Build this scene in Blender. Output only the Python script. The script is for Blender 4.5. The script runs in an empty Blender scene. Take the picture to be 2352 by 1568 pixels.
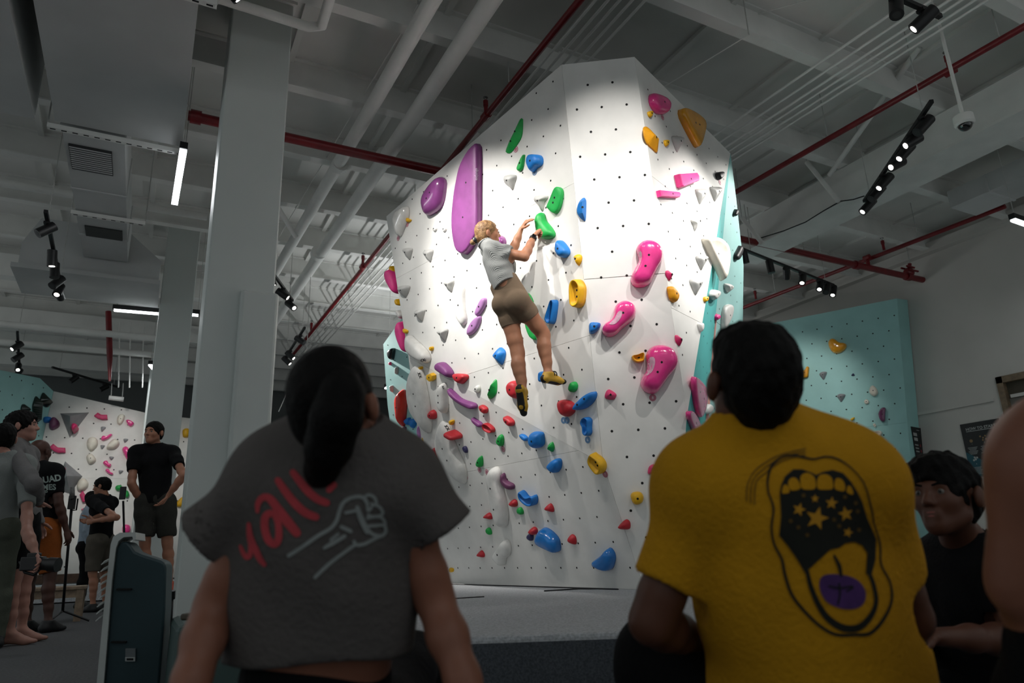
import bpy, bmesh, math, random
import numpy as np
from mathutils import Vector, Matrix
from mathutils.bvhtree import BVHTree
from mathutils.geometry import tessellate_polygon

random.seed(7); np.random.seed(7)
scn = bpy.context.scene
COL = scn.collection

# ------------------------------------------------------------------ camera
F = 1610.0                                   # focal length in pixels of the 2352 x 1568 frame
YAW, PITCH, ROLL = np.radians([27.75, 16.5, -2.0])
CAM = np.array([0, 0, 0.60])
cf = np.array([math.sin(YAW)*math.cos(PITCH), math.cos(YAW)*math.cos(PITCH), math.sin(PITCH)])
cr = np.array([math.cos(YAW), -math.sin(YAW), 0.0])
cu = np.cross(cr, cf)
cr, cu = cr*math.cos(ROLL)+cu*math.sin(ROLL), -cr*math.sin(ROLL)+cu*math.cos(ROLL)
cam_d = bpy.data.cameras.new('camera')
cam_d.sensor_width = 36.0
cam_d.lens = F/2352*36
cam_d.clip_start = 0.05
cam_d.dof.use_dof = True
cam_d.dof.focus_distance = 5.6
cam_d.dof.aperture_fstop = 2.8
cam = bpy.data.objects.new('camera', cam_d)
COL.objects.link(cam)
cam.matrix_world = Matrix(((cr[0], cu[0], -cf[0], CAM[0]), (cr[1], cu[1], -cf[1], CAM[1]),
                           (cr[2], cu[2], -cf[2], CAM[2]), (0, 0, 0, 1)))
scn.camera = cam

# ------------------------------------------------------------------ world and exposure
wd = bpy.data.worlds.new('dim_hall'); scn.world = wd; wd.use_nodes = True
wd.node_tree.nodes['Background'].inputs[0].default_value = (0.80, 0.88, 0.90, 1)
wd.node_tree.nodes['Background'].inputs[1].default_value = 0.37
scn.view_settings.view_transform = 'Standard'
scn.view_settings.look = 'None'
scn.view_settings.gamma = 1.0
scn.view_settings.exposure = 0.0
scn.view_settings.use_curve_mapping = False

# ------------------------------------------------------------------ photograph pixel -> place
def ray(x, y):
    d = cf + cr*(x-1176)/F - cu*(y-784)/F
    return d/np.linalg.norm(d)
def onz(x, y, z):
    d = ray(x, y); return CAM + d*(z-CAM[2])/d[2]
def onx(x, y, X):
    d = ray(x, y); return CAM + d*X/d[0]
def ony(x, y, Y):
    d = ray(x, y); return CAM + d*Y/d[1]
def onpl(x, y, p, n):
    d = ray(x, y); return CAM + d*((np.asarray(p)-CAM)@n)/(d@n)
def atd(x, y, dep):
    return CAM + (cf + cr*(x-1176)/F - cu*(y-784)/F)*dep
def proj(p):
    d = np.asarray(p, float)-CAM; return 1176+F*(d@cr)/(d@cf), 784-F*(d@cu)/(d@cf)
def unit(v):
    v = np.asarray(v, float); return v/np.linalg.norm(v)
def lerp(a, b, t): return np.asarray(a)*(1-t)+np.asarray(b)*t
Z = np.array([0, 0, 1.0])
FH = unit([cf[0], cf[1], 0]); RH = unit(np.cross(FH, Z))

# ------------------------------------------------------------------ materials
MATS = {}
def lin(c):
    if isinstance(c, str):
        c = [int(c[i:i+2], 16)/255 for i in (0, 2, 4)]
    return [x/12.92 if x <= .04045 else ((x+.055)/1.055)**2.4 for x in c]
def mat(name, col, rough=.55, var=.08, scale=6.0, bump=0.0, bscale=80.0, metal=0.0, coat=0.0,
        emit=None, es=0.0, spec=.5, col2=None, detail=4.0, sheen=0.0, wave=None, trans=0.0):
    if name in MATS: return MATS[name]
    m = bpy.data.materials.new(name); m.use_nodes = True
    nt = m.node_tree; b = nt.nodes['Principled BSDF']
    c = lin(col); c2 = lin(col2) if col2 else [max(0, x*(1-var)) for x in c]
    c1 = c if col2 else [min(1, x*(1+var)) for x in c]
    tc = nt.nodes.new('ShaderNodeTexCoord')
    nz = nt.nodes.new('ShaderNodeTexNoise'); nz.inputs['Scale'].default_value = scale
    nz.inputs['Detail'].default_value = detail
    nt.links.new(tc.outputs['Object'], nz.inputs['Vector'])
    mx = nt.nodes.new('ShaderNodeMix'); mx.data_type = 'RGBA'
    mx.inputs[6].default_value = (*c2, 1); mx.inputs[7].default_value = (*c1, 1)
    rp = nt.nodes.new('ShaderNodeMapRange')
    rp.inputs[1].default_value = .35; rp.inputs[2].default_value = .65
    nt.links.new(nz.outputs[0], rp.inputs[0]); nt.links.new(rp.outputs[0], mx.inputs[0])
    nt.links.new(mx.outputs[2], b.inputs['Base Color'])
    b.inputs['Roughness'].default_value = rough
    b.inputs['Metallic'].default_value = metal
    b.inputs['Specular IOR Level'].default_value = spec
    b.inputs['Coat Weight'].default_value = coat
    b.inputs['Coat Roughness'].default_value = .12
    b.inputs['Sheen Weight'].default_value = sheen
    if trans: b.inputs['Transmission Weight'].default_value = trans
    if emit:
        b.inputs['Emission Color'].default_value = (*lin(emit), 1)
        b.inputs['Emission Strength'].default_value = es
    if bump or wave:
        bp = nt.nodes.new('ShaderNodeBump'); bp.inputs['Strength'].default_value = bump or .4
        bp.inputs['Distance'].default_value = .01
        if wave:
            t = nt.nodes.new('ShaderNodeTexWave'); t.inputs['Scale'].default_value = wave
            t.inputs['Distortion'].default_value = 1.5
            t.bands_direction = 'DIAGONAL'
        else:
            t = nt.nodes.new('ShaderNodeTexNoise'); t.inputs['Scale'].default_value = bscale
            t.inputs['Detail'].default_value = 5
        nt.links.new(tc.outputs['Object'], t.inputs['Vector'])
        nt.links.new(t.outputs[0], bp.inputs['Height'])
        nt.links.new(bp.outputs[0], b.inputs['Normal'])
    MATS[name] = m
    return m

# ------------------------------------------------------------------ objects
WL = {}
def link(o, parent, wloc):
    COL.objects.link(o)
    WL[o.name] = np.array(wloc, float)
    if parent is not None:
        o.parent = parent
        o.location = Vector(np.array(wloc)-WL[parent.name])
    else:
        o.location = Vector(wloc)
    return o
def tag(o, label=None, cat=None, group=None, kind=None):
    if label: o['label'] = label
    if cat: o['category'] = cat
    if group: o['group'] = group
    if kind: o['kind'] = kind
    return o
def thing(name, label, cat, loc, group=None):
    o = bpy.data.objects.new(name, None); o.empty_display_size = .1
    link(o, None, loc); return tag(o, label, cat, group)
def obj(name, V, Fc, m, parent=None, smooth=False, origin=None):
    V = np.asarray(V, float)
    c = (V.min(0)+V.max(0))/2 if origin is None else np.asarray(origin, float)
    me = bpy.data.meshes.new(name)
    me.from_pydata([tuple(v) for v in V-c], [], [tuple(int(i) for i in f) for f in Fc])
    me.validate(); me.update()
    if smooth: me.polygons.foreach_set('use_smooth', [True]*len(me.polygons))
    for mm in (m if isinstance(m, (list, tuple)) else [m]): me.materials.append(mm)
    return link(bpy.data.objects.new(name, me), parent, c)
def npobj(name, V, Q, m, parent=None, smooth=True):
    """big meshes straight from numpy arrays of quads"""
    c = (V.min(0)+V.max(0))/2
    me = bpy.data.meshes.new(name)
    me.vertices.add(len(V)); me.vertices.foreach_set('co', (V-c).astype(np.float32).ravel())
    me.loops.add(Q.size); me.loops.foreach_set('vertex_index', Q.astype(np.int32).ravel())
    me.polygons.add(len(Q))
    me.polygons.foreach_set('loop_start', np.arange(0, Q.size, 4, dtype=np.int32))
    me.polygons.foreach_set('loop_total', np.full(len(Q), 4, dtype=np.int32))
    me.update(calc_edges=True); me.validate()
    if smooth: me.polygons.foreach_set('use_smooth', [True]*len(me.polygons))
    me.materials.append(m)
    return link(bpy.data.objects.new(name, me), parent, c)

class MB:
    def __init__(s): s.v = []; s.f = []
    def add(s, V, Fc):
        n = len(s.v); s.v += [tuple(map(float, v)) for v in V]; s.f += [tuple(i+n for i in f) for f in Fc]; return s
    def box(s, a, b):
        (x0, y0, z0), (x1, y1, z1) = a, b
        return s.add([(x0,y0,z0),(x1,y0,z0),(x1,y1,z0),(x0,y1,z0),(x0,y0,z1),(x1,y0,z1),(x1,y1,z1),(x0,y1,z1)],
                     [(3,2,1,0),(4,5,6,7),(0,1,5,4),(1,2,6,5),(2,3,7,6),(3,0,4,7)])
    def obox(s, c, ax, h):
        ax = [unit(a) for a in ax]; c = np.asarray(c, float); V = []
        for sz in (-1, 1):
            for sx, sy in ((-1,-1),(1,-1),(1,1),(-1,1)):
                V.append(c+ax[0]*h[0]*sx+ax[1]*h[1]*sy+ax[2]*h[2]*sz)
        Fc = [(3,2,1,0),(4,5,6,7),(0,1,5,4),(1,2,6,5),(2,3,7,6),(3,0,4,7)]
        if np.cross(ax[0], ax[1])@ax[2] < 0: Fc = [tuple(reversed(f)) for f in Fc]
        return s.add(V, Fc)
    def tube(s, pts, r, n=10, cap=True):
        pts = [np.asarray(p, float) for p in pts]
        rr = r if isinstance(r, (list, tuple)) else [r]*len(pts)
        V = []; Fc = []
        t0 = unit(pts[1]-pts[0]); a = unit(np.cross(t0, [0.31, .2, .93] if abs(t0[2]) < .9 else [1, 0, 0]))
        for i, p in enumerate(pts):
            t = unit(pts[min(i+1, len(pts)-1)]-pts[max(i-1, 0)])
            a = unit(a-t*(a@t)); b = np.cross(t, a)
            for k in range(n):
                th = 2*math.pi*k/n; V.append(p+(a*math.cos(th)+b*math.sin(th))*rr[i])
        for i in range(len(pts)-1):
            for k in range(n):
                Fc.append((i*n+k, i*n+(k+1) % n, (i+1)*n+(k+1) % n, (i+1)*n+k))
        if cap:
            Fc.append(tuple(reversed(range(n)))); Fc.append(tuple((len(pts)-1)*n+k for k in range(n)))
        return s.add(V, Fc)
    def ball(s, c, r, ax=None, n=12, m=8):
        r = np.array([r]*3 if np.isscalar(r) else r, float); ax = np.eye(3) if ax is None else np.array([unit(a) for a in ax])
        c = np.asarray(c, float); V = [c+ax[2]*r[2]]
        for i in range(1, m):
            ph = math.pi*i/m
            for k in range(n):
                th = 2*math.pi*k/n
                V.append(c+ax[0]*r[0]*math.sin(ph)*math.cos(th)+ax[1]*r[1]*math.sin(ph)*math.sin(th)+ax[2]*r[2]*math.cos(ph))
        V.append(c-ax[2]*r[2]); Fc = []
        for k in range(n): Fc.append((0, 1+k, 1+(k+1) % n))
        for i in range(m-2):
            for k in range(n):
                a = 1+i*n+k; b = 1+i*n+(k+1) % n
                Fc.append((a, a+n, b+n, b))
        L = len(V)-1
        for k in range(n): Fc.append((L, L-n+(k+1) % n, L-n+k))
        return s.add(V, Fc)
    def extr(s, P, off):
        """closed polygon P (list of 3d) extruded by vector off"""
        P = [np.asarray(p, float) for p in P]; n = len(P); off = np.asarray(off, float)
        nor = sum(np.cross(P[i], P[(i+1) % n]) for i in range(n))
        if nor@off > 0: P = P[::-1]
        return s.add(P+[p+off for p in P], [tuple(range(n)), tuple(reversed(range(n, 2*n)))] +
                     [(i, i+n, (i+1) % n+n, (i+1) % n) for i in range(n)])
    def build(s, name, m, parent=None, smooth=False, bevel=0):
        o = obj(name, s.v, s.f, m, parent, smooth)
        if bevel:
            md = o.modifiers.new('bevel', 'BEVEL'); md.width = bevel; md.segments = 2; md.limit_method = 'ANGLE'
        return o
def autosmooth(o, ang=40):
    me = o.data
    me.polygons.foreach_set('use_smooth', [True]*len(me.polygons))
    bm = bmesh.new(); bm.from_mesh(me)
    for e in bm.edges:
        if len(e.link_faces) == 2 and e.calc_face_angle(0) > math.radians(ang): e.smooth = False
    bm.to_mesh(me); bm.free(); return o

# flat lettering laid on a surface frame: origin, right, up vectors
def text_verts(s, size=1.0, align='LEFT', ext=0.0, bold=0.0):
    cu_ = bpy.data.curves.new('t', 'FONT'); cu_.body = s; cu_.size = size; cu_.align_x = align
    cu_.extrude = ext; cu_.offset = bold; cu_.resolution_u = 3
    o = bpy.data.objects.new('t', cu_); COL.objects.link(o)
    dg = bpy.context.evaluated_depsgraph_get()
    me = bpy.data.meshes.new_from_object(o.evaluated_get(dg))
    V = np.array([v.co[:] for v in me.vertices]); Fc = [tuple(p.vertices) for p in me.polygons]
    bpy.data.objects.remove(o); bpy.data.curves.remove(cu_); bpy.data.meshes.remove(me)
    return V, Fc
def text(name, s, org, rt, up, size, m, parent, align='LEFT', bold=0.0):
    V, Fc = text_verts(s, size, align, 0, bold)
    W = np.asarray(org)+V[:, :1]*np.asarray(rt)+V[:, 1:2]*np.asarray(up)
    return obj(name, W, Fc, m, parent)
# ------------------------------------------------------------------ smooth solids for bodies, clothes, hair
def smin(a, b, k):
    h = np.maximum(k-np.abs(a-b), 0)/k
    return np.minimum(a, b)-h*h*k*.25
class Sdf:
    def __init__(s): s.o = []; s.disp = None
    def cone(s, a, b, ra, rb, k=.02, sq=None, op='u'):
        s.o.append(('c', np.asarray(a, float), np.asarray(b, float), ra, rb, k, sq, op)); return s
    def ball(s, c, r, k=.02, op='u'): return s.cone(c, np.asarray(c)+1e-4, r, r, k, None, op)
    def ell(s, c, R, ax, k=.02, op='u'):
        s.o.append(('e', np.asarray(c, float), np.array([unit(a) for a in ax]), np.asarray(R, float), None, k, None, op)); return s
    def cut(s, p, n, lim=None, k=.004):
        s.o.append(('p', np.asarray(p, float), unit(n), lim, None, k, None, 'p')); return s
    def bbox(s, o):
        if o[0] == 'c':
            r = max(o[3], o[4]); return np.minimum(o[1], o[2])-r, np.maximum(o[1], o[2])+r
        r = np.abs(o[2].T*o[3]).sum(1); return o[1]-r, o[1]+r
    def grid(s, h):
        add = [o for o in s.o if o[7] == 'u']
        lo = np.min([s.bbox(o)[0] for o in add], 0)-4*h-.012; hi = np.max([s.bbox(o)[1] for o in add], 0)+4*h+.012
        n = np.ceil((hi-lo)/h).astype(int)+1
        ax = [lo[i]+np.arange(n[i])*h for i in range(3)]
        D = np.full(n, .3, np.float32)
        for o in s.o:
            if o[0] == 'p':
                sl = [slice(0, n[i]) for i in range(3)]
                if o[3] is not None:
                    c, r = np.asarray(o[3][0]), o[3][1]
                    sl = [slice(max(0, int((c[i]-r-lo[i])/h)), min(n[i], int((c[i]+r-lo[i])/h)+2)) for i in range(3)]
            else:
                a, b = s.bbox(o); m = o[5]+.012+2*h
                sl = [slice(max(0, int((a[i]-m-lo[i])/h)), min(n[i], int((b[i]+m-lo[i])/h)+2)) for i in range(3)]
            if any(q.stop <= q.start for q in sl): continue
            X, Y, W = np.meshgrid(*[ax[i][sl[i]].astype(np.float32) for i in range(3)], indexing='ij', sparse=True)
            sub = D[tuple(sl)]
            if o[0] == 'p':
                p, nn = o[1], o[2]
                d = (X-p[0])*nn[0]+(Y-p[1])*nn[1]+(W-p[2])*nn[2]
                if o[3] is not None:
                    c, r = o[3]
                    d = np.where((X-c[0])**2+(Y-c[1])**2+(W-c[2])**2 < r*r, d, -1)
                D[tuple(sl)] = np.maximum(sub, d)
                continue
            if o[0] == 'c':
                A, B, ra, rb = o[1], o[2], o[3], o[4]
                q = [X-A[0], Y-A[1], W-A[2]]; ab = B-A
                for (dr, fc) in (o[6] or []):
                    dr = unit(dr); t = (q[0]*dr[0]+q[1]*dr[1]+q[2]*dr[2])*(fc-1)
                    q = [q[i]+t*dr[i] for i in range(3)]; ab = ab+dr*(ab@dr)*(fc-1)
                L = max(ab@ab, 1e-9)
                t = np.clip((q[0]*ab[0]+q[1]*ab[1]+q[2]*ab[2])/L, 0, 1)
                d = np.sqrt((q[0]-t*ab[0])**2+(q[1]-t*ab[1])**2+(q[2]-t*ab[2])**2)-(ra+(rb-ra)*t)
            else:
                c, axs, R = o[1], o[2], o[3]
                q = [X-c[0], Y-c[1], W-c[2]]
                e = [(q[0]*a[0]+q[1]*a[1]+q[2]*a[2]) for a in axs]
                k0 = np.sqrt(sum((e[i]/R[i])**2 for i in range(3))); k1 = np.sqrt(sum((e[i]/R[i]**2)**2 for i in range(3)))+1e-6
                d = k0*(k0-1)/k1
            if o[7] == 'u': D[tuple(sl)] = smin(sub, d, o[5])
            elif o[7] == 's': D[tuple(sl)] = -smin(-sub, d, o[5])
        if s.disp is not None:
            X, Y, W = np.meshgrid(*[a.astype(np.float32) for a in ax], indexing='ij', sparse=True)
            near = D < .03
            dd = s.disp(X, Y, W)
            D = np.where(near, D+dd, D)
        return D, lo, h
    def mesh(s, h):
        D, lo, h = s.grid(h)
        S = D < 0
        n = D.shape
        cnt = np.zeros((n[0]-1, n[1]-1, n[2]-1), np.int8)
        for i in (0, 1):
            for j in (0, 1):
                for k in (0, 1):
                    cnt += S[i:n[0]-1+i, j:n[1]-1+j, k:n[2]-1+k]
        act = (cnt > 0) & (cnt < 8)
        I = np.argwhere(act)
        idx = np.full(act.shape, -1, np.int64); idx[act] = np.arange(len(I))
        cv = {}
        for i in (0, 1):
            for j in (0, 1):
                for k in (0, 1):
                    cv[i, j, k] = D[I[:, 0]+i, I[:, 1]+j, I[:, 2]+k]
        acc = np.zeros((len(I), 3)); num = np.zeros(len(I))
        for a in cv:
            for ax in range(3):
                if a[ax] == 0:
                    b = list(a); b[ax] = 1; b = tuple(b)
                    va, vb = cv[a], cv[b]; m = (va < 0) != (vb < 0)
                    t = np.where(m, va/np.where(m, va-vb, 1), 0)
                    p = np.tile(np.array(a, float), (len(I), 1)); p[:, ax] += t
                    acc[m] += p[m]; num += m
        V = lo+(I+acc/num[:, None])*h
        Q = []
        for ax in range(3):
            u, v = (ax+1) % 3, (ax+2) % 3
            sl0 = [slice(None)]*3; sl1 = [slice(None)]*3
            sl0[ax] = slice(0, n[ax]-1); sl1[ax] = slice(1, n[ax])
            s0, s1 = S[tuple(sl0)], S[tuple(sl1)]
            E = np.argwhere(s0 != s1)
            E = E[(E[:, u] > 0) & (E[:, v] > 0) & (E[:, u] < n[u]-1) & (E[:, v] < n[v]-1)]
            fl = s0[E[:, 0], E[:, 1], E[:, 2]]
            def cell(du, dv):
                c = E.copy(); c[:, u] -= du; c[:, v] -= dv
                return idx[c[:, 0], c[:, 1], c[:, 2]]
            q = np.stack([cell(1, 1), cell(0, 1), cell(0, 0), cell(1, 0)], 1)
            q[~fl] = q[~fl][:, ::-1]
            Q.append(q)
        Q = np.concatenate(Q)
        return V, Q
    def build(s, name, h, m, parent):
        V, Q = s.mesh(h)
        return npobj(name, V, Q, m, parent)
# ------------------------------------------------------------------ the hall
XR, YB, XL, YF, ZC, ZM = 11.6, 22.0, -7.0, -4.0, 5.6, 0.28
M_ceil = mat('ceiling_paint', 'dadad6', .85, .06, 1.2)
M_white = mat('white_steel_paint', 'e0e0dc', .6, .05, 3)
M_wall = mat('wall_paint', 'cac7c1', .85, .05, .8)
M_dark = mat('far_wall_dark', '6f7372', .9, .1, .6)
M_floor = mat('dark_carpet', '4a4b4d', .95, .25, 60, .35, 260)
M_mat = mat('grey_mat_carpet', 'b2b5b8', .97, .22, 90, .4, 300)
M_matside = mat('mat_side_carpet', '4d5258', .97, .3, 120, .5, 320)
M_col = mat('column_paint', 'c3c9c6', .5, .02, 2)
M_red = mat('red_pipe_paint', '74151c', .35, .15, 10)
M_black = mat('black_metal', '121214', .45, .1, 12)
M_rod = mat('galvanised_rod', 'b4b4b0', .5, .1, 10)
M_slot = mat('slot_shadow', '0a0a0a', .9)
M_chrome = mat('chrome', 'b8b8b8', .2, .05, 10, metal=1)

def struct(name, mb, m, parent=None, **k):
    o = mb.build(name, m, parent, **k)
    if parent is None: o['kind'] = 'structure'
    return o
struct('floor', MB().box((XL, YF, -.1), (XR, YB, 0)), M_floor)
ceiling = struct('ceiling', MB().box((XL, YF, ZC), (XR, YB, ZC+.1)), M_ceil)
wall_right = struct('wall_right', MB().box((XR, YF, 0), (XR+.1, 5.28, ZC)).box((XR, 5.93, 0), (XR+.1, YB, ZC)).box((XR, 5.28, 2.87), (XR+.1, 5.93, ZC)), M_wall)
struct('wall_back', MB().box((XL, YB, 0), (XR, YB+.1, ZC)), M_dark)
MB().box((XR-.03, 2.0, 2.55), (XR, 5.8, 2.6)).box((XR-.03, 6.05, 2.55), (XR, 14, 2.6)).build('dado_rail', M_wall, wall_right)
MB().box((XR-.16, YF, 5.2), (XR, 16, 5.36)).build('wall_plate', M_wall, wall_right)
# door in the right wall
M_wood = mat('door_wood', '7c6a55', .6, .2, 14, detail=8)
M_room = mat('room_behind', '8d8a84', .9, .05, 2)
door = tag(MB().box((XR-.04, 5.86, 0), (XR+.1, 5.95, 2.9)).box((XR-.04, 5.26, 0), (XR+.1, 5.34, 2.9)).box((XR-.04, 5.26, 2.8), (XR+.1, 5.95, 2.9)).build('door_1', M_wood), kind='structure')
MB().box((XR+.05, 5.34, 0), (XR+.08, 5.86, 2.55)).build('door_leaf', M_room, door)
MB().box((XR+.05, 5.34, 2.55), (XR+.08, 5.86, 2.8)).build('transom', mat('transom_dark', '4a4438', .7), door)
MB().tube([(XR+.02, 5.38, 1.95), (XR+.02, 5.82, 1.95)], .015, 8).build('push_bar', M_black, door)
# deck seams and steel beams
for i, x in enumerate(np.arange(-6.4, 11.5, 1.22)):
    MB().box((x-.03, YF, ZC-.045), (x+.03, YB, ZC)).build('deck_seam', M_ceil, ceiling)
beam_v = None
for k in range(-5, 14):
    y = 3.9+1.3*k
    if beam_v is None:
        mb = MB().box((XL, y-.06, 5.25), (XR, y+.06, 5.27)).box((XL, y-.012, 5.27), (XR, y+.012, 5.58)).box((XL, y-.06, 5.58), (XR, y+.06, ZC))
        b0 = mb.build('ceiling_beam', M_white, ceiling); beam_v = b0
        by0 = y
    else:
        b = b0.copy(); link(b, ceiling, WL[b0.name]+np.array([0, y-by0, 0]))
g = MB().box((7.72, -2, 4.8), (8.2, 7.3, 5.24)).build('girder', M_white, ceiling)
MB().box((7.68, -2, 4.77), (8.24, 7.3, 4.8)).build('girder_flange', M_white, ceiling)
# cross struts between the beams (dark undersides read in the far ceiling)
for y in (12.4, 15.2, 18.3):
    MB().box((XL, y-.12, 4.85), (1.3, y+.12, 5.2)).build('ceiling_beam_deep', M_white, ceiling)

# ---------------- columns
def column(label, x0, x1, y0, y1, pad):
    t = thing('support_column', label, 'column', ((x0+x1)/2, (y0+y1)/2, 0), 'white structural columns')
    MB().box((x0, y0, 0), (x1, y1, ZC)).build('shaft', M_col, t, bevel=.012)
    if pad:
        o = MB().box((x0+.255, y0-.05, 0), (x1+.035, y1+.05, 2.68)).build('wall_pad', M_col, t)
        md = o.modifiers.new('bevel', 'BEVEL'); md.width = .03; md.segments = 3
    MB().box((x0-.03, y0-.03, 5.57), (x1+.03, y1+.03, 5.6)).build('cap_plate', M_white, t)
    return t
column('wide white column with a padded lower half behind the woman in grey', .28, .80, 5.7, 6.2, True)
column('narrower white column behind the man in the black tee with hands on hips', -.06, .39, 11.0, 11.45, False)
column('partly hidden white column at the far wall edge beside the linear lamp', -.12, .3, 15.2, 15.6, False)

# ---------------- crash mats
mt = thing('crash_mat', 'grey carpeted landing mat covering the floor under the white boulder', 'mat', (6, 9, 0))
mpoly = [(1.05, 2.75), (4.5, .98), (XR-.02, .98), (XR-.02, 15.9), (1.05, 15.9)]
MB().extr([(x, y, .02) for x, y in mpoly], (0, 0, ZM-.02)).build('mat_top', M_mat, mt, bevel=.015)
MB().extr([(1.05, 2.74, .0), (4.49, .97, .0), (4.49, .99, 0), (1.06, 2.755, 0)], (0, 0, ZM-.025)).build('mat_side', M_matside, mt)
MB().tube([onz(1030, 1341, ZM+.004), onz(1200, 1346, ZM+.004), onz(1420, 1353, ZM+.004), onz(1330, 1352, ZM+.004), onz(1250, 1357, ZM+.004)], .006, 5).build('seam', M_black, mt)
MB().tube([onz(930, 1378, ZM+.003), onz(1030, 1375, ZM+.003), onz(1112, 1370, ZM+.003)], .005, 5).build('seam', M_black, mt)
m2 = thing('crash_mat', 'grey landing mat at the far left wall under the man with hands on hips', 'mat', (-1, 14, 0))
MB().box((.2, 8.0, .02), (1.03, 10.9, ZM)).box((.42, 10.9, .02), (1.03, 15.1, ZM)).box((-5, 14.2, .02), (.42, 15.1, ZM)).build('mat_top', M_mat, m2)
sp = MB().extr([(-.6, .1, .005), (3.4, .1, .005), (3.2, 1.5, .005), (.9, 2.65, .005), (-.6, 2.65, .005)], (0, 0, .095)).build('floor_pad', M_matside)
tag(sp, 'thin dark floor pad the seated spectators sit on', 'pad')

# ---------------- ducts
M_duct = mat('duct_paint', 'b9bbba', .7, .05, 2)
M_grille = mat('grille_dark', '2a2c2c', .6)
def duct(label, a, b, ends=True):
    t = thing('air_duct', label, 'duct', ((a[0]+b[0])/2, (a[1]+b[1])/2, a[2]), 'painted ventilation ducts')
    MB().box(a, b).build('casing', M_duct, t)
    for y in (np.arange(a[1]+.02, b[1], 1.25) if ends else []):
        MB().box((a[0]-.012, y, a[2]-.012), (b[0]+.012, y+.03, b[2])).build('joint_flange', M_duct, t)
    return t
d1 = duct('widest grey duct overhead beside the bright hanging lamp', (-1.06, -1, 4.5), (0.0, 6.82, 5.15), False)
duct('cut off grey duct at the top left corner', (-3.2, -1, 4.5), (-1.22, 6.86, 5.15), False)
d3 = duct('narrow grey duct with a louvred grille', (-1.02, 6.9, 4.52), (-.5, 10.2, 5.0))
gr = MB().box((-.985, 7.22, 4.505), (-.615, 7.72, 4.52)).build('grille', M_grille, d3)
for i in range(11):
    y = 7.25+i*.042
    MB().box((-.98, y, 4.496), (-.62, y+.010, 4.512)).build('louvre', M_duct, gr)
gr = MB().box((-.95, 9.15, 4.505), (-.55, 9.45, 4.52)).build('grille', M_grille, d3)
ah = thing('air_handler', 'grey air handling box above the horizontal lamp', 'air handler', (-.85, 10.7, 4.3))
MB().extr([(-1.72, 10.25, 4.3), (-.1, 10.25, 4.3), (-.1, 10.25, 4.62), (-.55, 10.25, 5.0), (-1.55, 10.25, 5.0), (-1.72, 10.25, 4.62)], (0, .95, 0)).build('casing', M_duct, ah)
MB().box((-1.78, 10.15, 4.24), (-.08, 11.2, 4.3)).build('drip_tray', M_duct, ah)
def strut(label, p, q):
    p = np.array(p, float); q = np.array(q, float)
    t = thing('slotted_strut', label, 'strut', (p+q)/2, 'slotted duct hangers')
    ax = unit(q-p); L = np.linalg.norm(q-p)
    MB().obox((p+q)/2, (ax, np.cross(Z, ax), Z), (L/2, .025, .022)).build('channel', M_white, t)
    n = int(L/.085)
    for i in range(n):
        c = lerp(p, q, (i+.5)/n)
        MB().obox(c-Z*.02, (ax, np.cross(Z, ax), Z), (.022, .008, .0035)).build('slot', M_slot, t)
    for e in (p, q):
        MB().tube([e, (e[0], e[1], ZC)], .007, 6).build('hanger_rod', M_rod, t)
strut('slotted strut under the end of the widest duct', (-1.12, 6.88, 4.47), (.03, 6.88, 4.47))
strut('slotted strut beyond the louvred grille on the narrow duct', (-1.06, 8.75, 4.48), (-.3, 8.75, 4.48))
strut('slotted strut at the top edge of the picture', (-.35, 4.62, 4.44), (.12, 4.62, 4.44))
rd = duct('short white duct at the right edge above the red pipe', (9.6, 3.2, 4.95), (10.2, 5.0, 5.2))

# ---------------- pipes
def hanger(t, p):
    MB().tube([p, (p[0], p[1], ZC)], .006, 6).build('hanger_rod', M_rod, t)
def sprinkler(t, p, down=False):
    s = -1 if down else 1
    p = np.array(p, float)
    h = MB().tube([p, p+Z*.12*s], .022, 8).tube([p+Z*.10*s, p+Z*.16*s], .028, 8).build('sprinkler_riser', M_red, t)
    MB().tube([p+Z*.16*s, p+Z*.2*s], .012, 6).tube([p+Z*.2*s, p+Z*.205*s], .028, 10).build('sprinkler_head', M_chrome, h)
def pipe(name, label, pts, r, m, cat='pipe', group=None, hang=(), spr=(), coup=()):
    p0 = np.mean([np.array(p, float) for p in pts], 0)
    t = thing(name, label, cat, p0, group)
    autosmooth(MB().tube(pts, r, 14).build('pipe_run', m, t))
    for h_ in hang: hanger(t, np.array(h_, float)+Z*r)
    for s_ in spr: sprinkler(t, np.array(s_, float)+Z*r*.6)
    a = unit(np.array(pts[1], float)-np.array(pts[0], float))
    for c_ in coup:
        c_ = np.array(c_, float)
        autosmooth(MB().tube([c_-a*.05, c_+a*.05], r*1.35, 14).build('coupling', m, t))
    return t
G = 'red sprinkler pipes'
px = pipe('sprinkler_pipe', 'thick red sprinkler main crossing behind the columns and the boulder', [(.02, 6.75, 4.82), (11.6, 6.75, 4.82)], .052, M_red, group=G,
     hang=[(.9, 6.75, 4.82), (7.6, 6.75, 4.82), (8.7, 6.75, 4.82)], coup=[(.09, 6.75, 4.82), (9.9, 6.75, 4.82), (11.2, 6.75, 4.82)])
vb = MB()
for k in range(6):
    a = k*math.pi/3
    vb.tube([(11.15, 6.75+.1*math.cos(a), 4.9+.1*math.sin(a)), (11.35, 6.75+.1*math.cos(a), 4.9+.1*math.sin(a))], .018, 6)
vb.ball((11.25, 6.75, 4.9), .09).tube([(11.25, 6.75, 4.9), (11.25, 6.7, 5.05)], .03, 8)
vb.build('valve', M_red, px)
MB().tube([(11.25, 6.7, 5.05), (11.25, 6.7, ZC)], .01, 6).build('hanger_rod', M_rod, px)
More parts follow.
